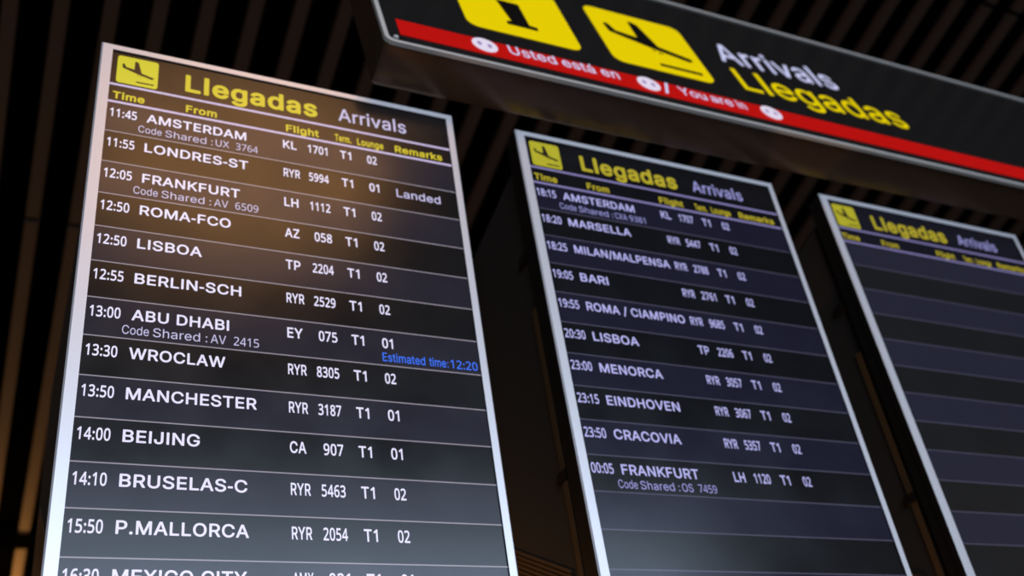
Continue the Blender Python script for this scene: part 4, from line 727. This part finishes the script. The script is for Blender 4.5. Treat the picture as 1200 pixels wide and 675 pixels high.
def struct(name, v, m, **kw):
    o = mesh_obj(name, v, BOXF, m, **kw)
    o['kind'] = 'structure'
    return o


struct('floor', boxv(-14, 16, -14, 16, -0.10, 0.0), M_floor)
HC = Z_CEIL - CAM_H
struct('trim_1', boxv(-3, 7, 1.322 * HC, 1.345 * HC, Z_CEIL - 0.02, Z_CEIL + 0.12), M_beam)

# ceiling slats: long brown bars running away from the viewer, in lengths that meet at narrow joints
JOINTS = [-1.30 * HC, -0.825 * HC, -0.29 * HC, 0.244 * HC, 0.770 * HC, 1.322 * HC, 1.86 * HC]
SLAT_W, SLAT_H = 0.056, 0.035
slat_me = {}


def slat_mesh(n):
    if n in slat_me:
        return slat_me[n]
    L = JOINTS[n + 1] - JOINTS[n] - 0.014
    off = 0.10 if n == 5 else 0.0
    o = mesh_obj('ceiling_slat', boxv(-SLAT_W / 2, SLAT_W / 2, 0.007 + off, L, 0, SLAT_H), BOXF, M_slat, bevel=0.003)
    slat_me[n] = o.data
    bpy.data.objects.remove(o)
    return slat_me[n]


SLATS = [(-1, 3, 'brown ceiling slat cut by the left edge of the photo in the top corner'),
         (0, 3, 'brown ceiling slat left of the first display, upper length above the joint'),
         (0, 4, 'brown ceiling slat left of the first display, lower length below the joint'),
         (1, 3, 'brown ceiling slat ending behind the top left corner of the first display'),
         (1, 4, 'brown ceiling slat running beside the left edge of the first display'),
         (1, 5, 'orange lit slat beyond the dark beam in the bottom left corner')]
SLATS += [(2 + i, 3, 'brown ceiling slat directly above the first display, %s from the left' % w) for i, w in enumerate(('first', 'second', 'third', 'fourth', 'fifth'))]
SLATS += [(7 + i, 3, 'short piece of slat between the sign underside and first display, %s from the left' % w) for i, w in enumerate(('first', 'second', 'third'))]
SLATS += [(10, 3, 'brown slat in the gap between first and second display, left of two'),
          (11, 3, 'brown slat in the gap between first and second display, right of two'),
          (12, 3, 'sliver of slat over the top edge of the second display, left of two'),
          (13, 3, 'sliver of slat over the top edge of the second display, right of two')]
SLATS += [(14 + i, 3, 'brown ceiling slat above the top edge of the sign, %s from the left' % w) for i, w in enumerate(
    ('first', 'second', 'third', 'fourth', 'fifth', 'sixth', 'seventh', 'eighth', 'ninth', 'tenth', 'eleventh', 'twelfth', 'thirteenth'))]
SLATS += [(23, 2, 'short slat end beyond the joint in the top right corner, left of two'),
          (24, 2, 'short slat end beyond the joint in the top right corner, right of two')]
# the rest of the ribbed ceiling, out of the photograph's view
_seen = {(c, k) for c, k, _ in SLATS}
mb = MB()
mb.add(boxv(-14, 16, -14, 16, Z_CEIL + 0.55, Z_CEIL + 0.65), BOXF, 0)
for c in range(-12, 44):
    for k in range(len(JOINTS) - 1):
        if (c, k) not in _seen:
            x = (-0.0078 + 0.0437 * c) * HC
            mb.add(boxv(x - SLAT_W / 2, x + SLAT_W / 2, JOINTS[k] + 0.007 + (0.10 if k == 5 else 0), JOINTS[k + 1] - 0.007, Z_CEIL, Z_CEIL + SLAT_H), BOXF, 1)
mb.build('ceiling', [M_black, M_slat])['kind'] = 'structure'
for col, sec, lab in SLATS:
    o = bpy.data.objects.new('ceiling_slat', slat_mesh(sec))
    C.objects.link(o)
    o.location = ((-0.0078 + 0.0437 * col) * HC, JOINTS[sec], Z_CEIL)
    o['label'] = lab
    o['category'] = 'ceiling slat'
    o['kind'] = 'thing'
    o['group'] = 'brown ceiling slats'

# ------------------------------------------------------------------ arrivals displays
OL, OR_, OT, H1, H2, R0, DR = 0.03031, 0.02392, 0.0223, 0.12812, 0.19324, 0.301 - 0.10654, 0.10654
VB = 0.301 + 14 * 0.10654            # lit height
OB = VB + 0.026
N_ROW = 15
FRONT = 0.002         # bezel stands this far proud of the panel plane
GLASS = -0.0015
SHELL = 0.050
CAB_IN = 0.014
CAB_TOP = 3.545
ROOT = s2w(0.5, 0, 0)
ROOT = np.array([ROOT[0], ROOT[1] + 0.45, 0.0])


def loc(P):
    return tuple(np.asarray(P) - ROOT)


def L(u, v, z=0.0):
    return loc(s2w(u, v, z))


_shared = {}


def shared(name, build, parent, key=None):
    """the same part on each display: one mesh, an object of its own each time"""
    if (name, key) not in _shared:
        o = build()
        o.parent = parent
        _shared[(name, key)] = o.data
        return o
    o = bpy.data.objects.new(name, _shared[(name, key)])
    C.objects.link(o)
    o.parent = parent
    return o


def build_bezel():
    mb = MB()
    e = 0.0006
    ring_o = [(-OL, -OT), (1 + OR_, -OT), (1 + OR_, OB), (-OL, OB)]
    ring_i = [(0, 0), (1, 0), (1, VB), (0, VB)]
    c = 0.004
    ring_m = [(-OL + c, -OT + c), (1 + OR_ - c, -OT + c), (1 + OR_ - c, OB - c), (-OL + c, OB - c)]
    v = []
    v += [L(u, w, FRONT - 0.020) for u, w in ring_o]          # 0-3 back outer
    v += [L(u, w, FRONT - 0.003) for u, w in ring_o]          # 4-7 rounded shoulder
    v += [L(u, w, FRONT) for u, w in ring_m]                  # 8-11 front outer
    v += [L(u, w, FRONT) for u, w in ring_i]                  # 12-15 front inner
    v += [L(u, w, GLASS) for u, w in ring_i]                 # 16-19 glass line
    f, m = [], []
    for i in range(4):
        j = (i + 1) % 4
        for a, b, k in ((0, 4, 2), (4, 8, 0), (8, 12, 0), (12, 16, 1)):
            f.append((a + i, a + j, b + j, b + i))
            m.append(k)
    mb.v, mb.f, mb.m = v, f, m
    return mb.build('bezel', [M_bezel, M_lip, M_shell])


def build_shell():
    i = 0.003
    v = []
    for z in (FRONT - 0.0195, -SHELL):
        v += [L(-OL + i, -OT + i, z), L(1 + OR_ - i, -OT + i, z), L(1 + OR_ - i, OB - i, z), L(-OL + i, OB - i, z)]
    return mesh_obj('display_shell', v, BOXF, M_shell, bevel=0.002)


def cab_profile():
    """outline of a cabinet side in (Y, Z): front follows the tilt, top is level, then straight down to the floor"""
    z = -SHELL - 0.016
    a = s2w(0, 0, z)
    b = s2w(0, OB, z)
    t = (CAB_TOP - a[2]) / (b[2] - a[2])
    top = a + (b - a) * t
    back = b[1] + 0.55
    return [(top[1], CAB_TOP), (b[1], b[2]), (b[1], 0.0), (back, 0.0), (back, CAB_TOP)]


def build_cabinet():
    x0 = s2w(-OL, 0)[0] + CAB_IN
    x1 = s2w(1 + OR_, 0)[0] - CAB_IN
    pr = cab_profile()
    n = len(pr)
    v = [loc((x0, y, z)) for y, z in pr] + [loc((x1, y, z)) for y, z in pr]
    f = [tuple(range(n)), tuple(range(2 * n - 1, n - 1, -1))] + [(i, i + n, (i + 1) % n + n, (i + 1) % n) for i in range(n)]
    return mesh_obj('cabinet', v, f, M_cab, bevel=0.004)


def build_mount(u, w):
    """bracket that carries the display on the front of its cabinet"""
    v = []
    for z in (-SHELL + 0.001, -SHELL - 0.022):
        v += [L(u - .06, w, z), L(u + .06, w, z), L(u + .06, w + .12, z), L(u - .06, w + .12, z)]
    return mesh_obj('mounting_bracket', v, BOXF, M_shell, bevel=0.002)


def edge_strip(name, w0, w1, z0, z1, out, m):
    """strip on the left side of the cabinet, along its front edge"""
    x0 = s2w(-OL, 0)[0] + CAB_IN
    v = []
    for z in (z0, z1):
        for w in (w0, w1):
            p = s2w(0, w, z)
            v += [loc((x0 - out, p[1], p[2])), loc((x0 + 0.004, p[1], p[2]))]
    return mesh_obj(name, [v[0], v[1], v[3], v[2], v[4], v[5], v[7], v[6]], BOXF, m, bevel=0.001)


def build_grille():
    """slanted louvres low on the left side of the cabinet"""
    x0 = s2w(-OL, 0)[0] + CAB_IN
    mb = MB()
    pr = cab_profile()
    (ya, za), (yb, zb) = pr[0], pr[1]
    step = 0.0125
    for n in range(46):
        k = -1.205 + step * n                  # louvre runs along y - z = k, rising away from the viewer
        # from just behind the sloping front edge to just short of the back
        m = (yb - ya) / (zb - za)
        y0 = (ya - m * za - m * k) / (1 - m) + 0.040
        y1 = 1.900
        a, b = (y0, y0 - k), (y1, y1 - k)
        w = 0.0022
        v = []
        for x in (x0 - 0.0025, x0 + 0.002):
            v += [loc((x, a[0] - w, a[1] + w)), loc((x, b[0] - w, b[1] + w)), loc((x, b[0] + w, b[1] - w)), loc((x, a[0] + w, a[1] - w))]
        mb.add(v, BOXF)
    return mb.build('ventilation_grille', M_trim)


def lay(parent, name, pieces, material, lift=0.0006, label=None):
    """lettering or graphic on the glass: pieces are (verts(u, v down), faces)"""
    mb = MB()
    for vs_, f in pieces:
        mb.add([L(u, w, GLASS + lift) for u, w in vs_], f)
    o = mb.build(name, material, parent)
    if label:
        o['label'] = label
    return o


def T(text, u0, base, cap, **kw):
    v, f = text_uv(text, u0, 0.0, cap, **kw)
    return [(a, base - b) for a, b in v], f


WHITE_T, ROW_T = 0.0080, 0.0030


def strip(mb, a, b, k):
    mb.add([L(0, a, GLASS), L(0, b, GLASS), L(1, b, GLASS), L(1, a, GLASS)], [(0, 1, 2, 3)], k)


def build_screen(parent, mats):
    """lit glass of the heading, with its two rules"""
    mb = MB()
    h = WHITE_T / 2
    for a, b, k in ((0.0, H1 - h, 0), (H1 - h, H1 + h, 1), (H1 + h, H2 - h, 0), (H2 - h, H2 + h, 1)):
        strip(mb, a, b, k)
    return mb.build('screen', mats, parent)


def build_row(k, band, rule):
    mb = MB()
    a = H2 + WHITE_T / 2 if k == 0 else R0 + DR * k + ROW_T / 2
    e = R0 + DR * (k + 1)
    if k == N_ROW - 1:
        e -= ROW_T / 2
    strip(mb, a, e - ROW_T / 2, 0)
    strip(mb, e - ROW_T / 2, e + ROW_T / 2, 1)
    return mb.build('flight_row', [band, rule])


def display(s, label, rows, k_em, row_cols, hdr_col, tint=(1, 1, 1), faint=1.0):
    root = empty('arrivals_display', (ROOT[0] + s * PITCH * W, ROOT[1], 0), label, 'display', 'arrivals displays')
    shared('cabinet', build_cabinet, root)
    for u in (.25, .75):
        for w in (.35, 1.35):
            shared('mounting_bracket', lambda: build_mount(u, w), root, (u, w))
    for w0, w1 in ((0.62, 1.155), (1.185, OB - 0.01)):
        shared('corner_trim', lambda: edge_strip('corner_trim', w0, w1, -SHELL - 0.017, -SHELL - 0.034, 0.005, M_trim), root, w0)['label'] = 'bronze corner trim'
    for w in (0.43, 1.17):
        shared('clip', lambda: edge_strip('clip', w - .015, w + .015, -SHELL - 0.010, -SHELL - 0.046, 0.009, M_shell), root, w)
    shared('ventilation_grille', build_grille, root)['label'] = 'bronze slanted ventilation grille'
    shared('display_shell', build_shell, root)
    shared('bezel', build_bezel, root)['label'] = 'silver white bezel'
    t = 'display%d_' % s
    band = [glow(t + 'row_blue', row_cols[0], 1), glow(t + 'row_black', row_cols[1], 1)]
    rule = glow(t + 'thin_rule', tuple(a * b for a, b in zip((0.30, 0.27, 0.33), tint)), k_em * faint)
    scr = build_screen(root, [glow(t + 'header', hdr_col, 1), glow(t + 'rule', tuple(a * b for a, b in zip((0.55, 0.47, 0.72), tint)), k_em * (0.5 + 0.5 * faint))])
    white = glow(t + 'white_text', tuple(a * b for a, b in zip((0.80, 0.76, 1.0), tint)), k_em)
    pale = glow(t + 'pale_text', tuple(a * b for a, b in zip((0.56, 0.53, 0.80), tint)), k_em)
    yellow = glow(t + 'yellow_text', (0.62, 0.52, 0.03), k_em)
    iconc = glow(t + 'yellow_icon', (0.60, 0.56, 0.03), k_em)
    blue = glow(t + 'blue_text', (0.045, 0.17, 0.95), k_em)
    # header
    u0, v0, u1, v1 = 0.0155, 0.0145, 0.1247, 0.1195
    ic = lay(scr, 'header_pictogram', [fill(rounded(u0, v0, u1, v1, 0.009))], iconc, label='yellow square with landing aircraft')
    q = lambda pts: fill([(u0 + (u1 - u0) * a, v1 - (v1 - v0) * b) for a, b in pts])
    g = [q(PLANE), q(RUNWAY)] + [q(p) for p in PLANE_GEAR]
    # the aircraft is cut from the same pictogram: dark faces of its mesh
    me = ic.data
    me.materials.append(glow(t + 'icon_dark', (0.012, 0.008, 0.004), 1))
    bm = bmesh.new()
    bm.from_mesh(me)
    for vv, ff in g:
        bv = [bm.verts.new(L(a, b, GLASS + 0.0012)) for a, b in vv]
        for f in ff:
            bm.faces.new([bv[i] for i in f]).material_index = 1
    bm.to_mesh(me)
    bm.free()
    lay(scr, 'title_lettering', [T('Llegadas', 0.1995, 0.1040, 0.0670, u1=0.5805, w='X')], yellow, label='yellow title reading Llegadas')
    lay(scr, 'title_lettering', [T('Arrivals', 0.6454, 0.0975, 0.0510, u1=0.8604, w='M')], pale, label='pale lilac title reading Arrivals')
    hd = [('Time', .0110, .0940), ('From', .2040, .2885), ('Flight', .4850, .5822), ('Term.', .6306, .6804), ('Lounge', .6987, .7805), ('Remarks', .8170, .9704)]
    for w, a, b in hd:
        lay(scr, 'column_heading', [T(w, a, 0.1826, 0.0275, u1=b, w='X')], yellow, label='yellow column heading reading ' + w)
    for k in range(N_ROW):
        row = build_row(k, band[k % 2], rule)
        row.parent = root
        if k >= len(rows):
            continue
        tm, dest, dw, air, num, term, hall, code, rem = rows[k]
        base = R0 + DR * (k + 0.511)
        cap = 0.0308
        lay(row, 'time_lettering', [T(tm, 0.0090, base, cap, u1=0.0777)], white)
        lay(row, 'destination_lettering', [T(dest, 0.1030, base, cap, u1=dw) if dw else T(dest, 0.1030, base, cap, sx=1.13)], white)
        lay(row, 'airline_code', [T(air, 0.4752, base, cap, u1=0.5217 if len(air) == 3 else 0.5145)], white)
        lay(row, 'flight_number', [T(num, 0.5475 if len(num) == 4 else 0.5563, base, cap, u1=0.6050)], white)
        lay(row, 'terminal_code', [T(term, 0.6432, base, cap, u1=0.6765)], white)
        lay(row, 'lounge_number', [T(hall, 0.7256, base, cap, u1=0.7553)], white)
        row['label'] = 'flight row reading %s %s %s %s' % (tm, dest, air, num)
        if code:
            b2 = R0 + DR * (k + 0.886)
            a, n = code
            c = 0.0245
            pc = [T('Code', .0838, b2, c, u1=.1440, w='R'), T('Shared', .1535, b2, c, u1=.2621, w='R'), T(':', .2755, b2, c, u1=.2790, w='R'),
                  T(a, .2874, b2, c, u1=.3239 if len(a) == 2 else .3325, w='R'), T(n, .3424, b2, c, u1=.4038, w='R')]
            lay(row, 'code_share_line', pc, pale, label='thin pale line reading Code Shared :%s %s' % code)
        if rem == 'Landed':
            lay(row, 'remark_lettering', [T('Landed', .8080, R0 + DR * (k + .545), .0300, u1=.9463, w='M')], pale, label='pale remark reading Landed')
        elif rem:
            b2 = R0 + DR * (k + .886)
            lay(row, 'remark_lettering', [T('Estimated', .7240, b2, .0262, u1=.8417, w='M'), T('time', .8529, b2, .0262, u1=.9010, w='M'),
                                          T(':', .9048, b2, .0262, u1=.9078, w='M'), T('12:20', .9143, b2, .0262, u1=.9924, w='M')], blue,
                label='blue remark reading Estimated time:12:20')
    return root


ROWS1 = [('11:45', 'AMSTERDAM', .3707, 'KL', '1701', 'T1', '02', ('UX', '3764'), None),
         ('11:55', 'LONDRES-ST', 0.3766, 'RYR', '5994', 'T1', '01', None, 'Landed'),
         ('12:05', 'FRANKFURT', .3545, 'LH', '1112', 'T1', '02', ('AV', '6509'), None),
         ('12:50', 'ROMA-FCO', 0.3313, 'AZ', '058', 'T1', '02', None, None),
         ('12:50', 'LISBOA', 0.2600, 'TP', '2204', 'T1', '02', None, None),
         ('12:55', 'BERLIN-SCH', 0.3599, 'RYR', '2529', 'T1', '02', None, None),
         ('13:00', 'ABU DHABI', .3308, 'EY', '075', 'T1', '01', ('AV', '2415'), 'Est'),
         ('13:30', 'WROCLAW', .3228, 'RYR', '8305', 'T1', '02', None, None),
         ('13:50', 'MANCHESTER', 0.3978, 'RYR', '3187', 'T1', '01', None, None),
         ('14:00', 'BEIJING', 0.2688, 'CA', '907', 'T1', '01', None, None),
         ('14:10', 'BRUSELAS-C', .3762, 'RYR', '5463', 'T1', '02', None, None),
         ('15:50', 'P.MALLORCA', .3801, 'RYR', '2054', 'T1', '02', None, None),
         ('16:30', 'MEXICO CITY', 0.3758, 'AMX', '021', 'T1', '01', None, None)]
ROWS2 = [('18:15', 'AMSTERDAM', .3707, 'KL', '1707', 'T1', '02', ('CXA', '9381'), None),
         ('18:20', 'MARSELLA', 0.3326, 'RYR', '5447', 'T1', '02', None, None),
         ('18:25', 'MILAN/MALPENSA', 0.4545, 'RYR', '2788', 'T1', '02', None, None),
         ('19:05', 'BARI', 0.2013, 'RYR', '2761', 'T1', '02', None, None),
         ('19:55', 'ROMA / CIAMPINO', .4540, 'RYR', '9685', 'T1', '02', None, None),
         ('20:30', 'LISBOA', 0.2600, 'TP', '2206', 'T1', '02', None, None),
         ('23:00', 'MENORCA', 0.3171, 'RYR', '3057', 'T1', '02', None, None),
         ('23:15', 'EINDHOVEN', 0.3485, 'RYR', '3067', 'T1', '02', None, None),
         ('23:50', 'CRACOVIA', 0.3240, 'RYR', '5357', 'T1', '02', None, None),
         ('00:05', 'FRANKFURT', .3545, 'LH', '1120', 'T1', '02', ('OS', '7459'), None)]

display(0, 'white framed arrivals display listing morning flights from 11:45 Amsterdam', ROWS1, 1.0,
        ((0.0135, 0.0125, 0.0215), (0.0035, 0.0030, 0.0030)), (0.004, 0.0035, 0.004))
display(1, 'white framed arrivals display listing evening flights from 18:15 Amsterdam', ROWS2, 0.72,
        ((0.0070, 0.0066, 0.0190), (0.0018, 0.0018, 0.0024)), (0.0020, 0.0020, 0.0030), (0.80, 0.83, 1.18), 0.45)
display(2, 'white framed arrivals display with all flight rows empty', [], 0.66,
        ((0.0150, 0.0150, 0.0300), (0.0080, 0.0082, 0.0090)), (0.005, 0.005, 0.010), (0.80, 0.83, 1.18), 0.45)

# ------------------------------------------------------------------ overhead sign
KS = 1.6                                   # how far out along the line of sight the sign stands
d_ = M @ np.array([(451.787 - 600) / F_PX, (47.917 - 337.5) / F_PX, 1.0])
S0 = CAM + d_ * 2.0 * W * KS
U = W * KS
SH, SLEN, SDEP = 0.612, 4.2, 0.110
sign = empty('overhead_sign', tuple(S0), 'long dark overhead sign with red stripe, yellow pictograms and Llegadas lettering', 'sign', rz=-math.radians(0.474))


def S(u, v, d=0.0):
    """a point of the sign face: metres right, away, up"""
    return (u * U, -d, v * U)


def sbox(name, u0, u1, v0, v1, d0, d1, m, bevel=0.0, parent=None):
    return mesh_obj(name, boxv(u0 * U, u1 * U, -d1, -d0, v0 * U, v1 * U), BOXF, m, parent or sign, bevel=bevel)


sbox('housing', 0.002, SLEN, 0.003, SH - 0.003, -SDEP, -0.006, M_sbody, 0.004)
# rim: aluminium profile with a rounded lower left corner
rw = 0.0090


def rim():
    out, inn = [], []
    r = 0.020
    def corner(cx, cy, rr, a0):
        return [(cx + rr * math.cos(math.radians(a0 + 90 * i / 6)), cy + rr * math.sin(math.radians(a0 + 90 * i / 6))) for i in range(7)]
    for (x0, x1, y0, y1, rr, dst) in ((0, SLEN, 0, SH, r, out), (rw, SLEN - rw, rw, SH - rw, r - rw * .6, inn)):
        dst += corner(x1 - rr, y1 - rr, rr, 0) + corner(x0 + rr, y1 - rr, rr, 90) + corner(x0 + rr, y0 + rr, rr, 180) + corner(x1 - rr, y0 + rr, rr, 270)
    n = len(out)
    v = [S(a, b, 0.004) for a, b in out] + [S(a, b, 0.004) for a, b in inn] + [S(a, b, -0.006) for a, b in out] + [S(a, b, -0.006) for a, b in inn]
    f = []
    for i in range(n):
        j = (i + 1) % n
        f += [(i, j, n + j, n + i), (2 * n + i, 3 * n + i, 3 * n + j, 2 * n + j), (i, 2 * n + i, 2 * n + j, j), (n + i, n + j, 3 * n + j, 3 * n + i)]
    return mesh_obj('frame', v, f, M_alu, sign)


rim()['label'] = 'thin aluminium frame'
face = sbox('face_panel', rw * .6, SLEN - rw * .6, rw * .6, SH - rw * .6, -0.007, 0.0, M_face)
face['label'] = 'glossy charcoal face panel'


def film(name, pieces, material, z, label=None, parent=None):
    mb = MB()
    for vs_, f in pieces:
        mb.add([S(a, b, z) for a, b in vs_], f)
    o = mb.build(name, material, parent or face)
    if label:
        o['label'] = label
    return o


def film2(name, base, dark, m0, m1, z, label):
    o = film(name, base, m0, z, label)
    me = o.data
    me.materials.append(m1)
    bm = bmesh.new()
    bm.from_mesh(me)
    for vv, ff in dark:
        bv = [bm.verts.new(S(a, b, z + 0.0007)) for a, b in vv]
        for f in ff:
            bm.faces.new([bv[i] for i in f]).material_index = 1
    bm.to_mesh(me)
    bm.free()
    return o


def circ(cu, cv, r, n=28, sx=1.0):
    return fill([(cu + r * sx * math.cos(2 * math.pi * i / n), cv + r * math.sin(2 * math.pi * i / n)) for i in range(n)])


def ST(text, u0, base, cap, **kw):
    return text_uv(text, u0, base, cap, **kw)


RT, RB = 0.1068, 0.0410
film('red_stripe', [fill([(.0365, RB), (SLEN - .036, RB), (SLEN - .036, RT), (.0365, RT)])], M_sred, 0.0012, 'red stripe')
IS, IB = .2747, .1658
for iu, name in ((.2076, 'info'), (.5626, 'arrivals')):
    q = lambda pts, iu=iu: fill([(iu + IS * a, IB + IS * b) for a, b in pts])
    base = [fill(rounded(iu, IB, iu + IS, IB + IS, .028, 7))]
    if name == 'info':
        film2('pictogram', base, [q(INFO), circ(iu + IS * .500, IB + IS * .770, IS * .092)], M_syel, M_sblk, 0.0012, 'yellow square with black letter i')
    else:
        film2('pictogram', base, [q(PLANE), q(RUNWAY)] + [q(p) for p in PLANE_GEAR], M_syel, M_sblk, 0.0012, 'yellow square with landing aircraft')
film('lettering', [ST('Arrivals', .9217, .3155, .0980, u1=1.2976, w='M')], M_swht, 0.0012, 'pale lilac lettering reading Arrivals')
film('lettering', [ST('Llegadas', .9255, .1795, .1030, u1=1.4513, w='M')], M_syel, 0.0012, 'yellow lettering reading Llegadas')
film('stripe_lettering', [ST('Usted', .2795, .0690, .0375, u1=.3888, w='M'), ST('está', .4030, .0690, .0375, u1=.4815, w='M'), ST('en', .4975, .0690, .0375, u1=.5412, w='M')],
     M_swht, 0.0024, 'small white lettering reading Usted está en')
film('stripe_lettering', [ST('/', .6500, .0610, .0440, u1=.6740, w='M'), ST('You', .6960, .0670, .0350, u1=.7680, w='M'), ST('are', .7800, .0670, .0350, u1=.8400, w='M'),
                          ST('in', .8530, .0670, .0350, u1=.8770, w='M')], M_swht, 0.0024, 'small white lettering reading / You are in')
for n, cu in enumerate((.2245, .6165, .9500)):
    film2('round_mark', [circ(cu, .0812, .0285)], [circ(cu - .0115, .0835, .0085, 12, .62), circ(cu + .0105, .0800, .0085, 12, .62)], M_sdisc, M_sgrey, 0.0024,
          ('pale round mark before Usted', 'pale round mark before the slash', 'pale round mark after You are in')[n])
# corner screw and the rods that hang the sign from the ceiling
mb = MB()
n = 16
for dpt, r in ((0.0005, .0058), (0.0035, .0045)):
    mb.v += [S(.0250 + r * math.cos(2 * math.pi * i / n), .0260 + r * math.sin(2 * math.pi * i / n), dpt) for i in range(n)]
mb.f = [tuple(range(n, 2 * n))] + [(i, (i + 1) % n, n + (i + 1) % n, n + i) for i in range(n)]
mb.build('corner_screw', M_alu, sign)
zt = Z_CEIL + 0.56 - S0[2]
for ru in (.50, 3.95):
    gap = (S0[0] + ru * U) / HC                        # pass between two slats
    gap = (math.floor((gap + 0.0078) / 0.0437) + 0.5) * 0.0437 - 0.0078
    ru = (gap * HC - S0[0]) / U
    n = 12
    v, f = [], []
    for z in (SH * U - 0.006, zt):
        v += [(ru * U + .010 * math.cos(2 * math.pi * i / n), SDEP / 2 + .010 * math.sin(2 * math.pi * i / n), z) for i in range(n)]
    f = [tuple(range(n)), tuple(range(n, 2 * n))] + [(i, (i + 1) % n, n + (i + 1) % n, n + i) for i in range(n)]
    mesh_obj('hanger_rod', v, f, M_shell, sign)
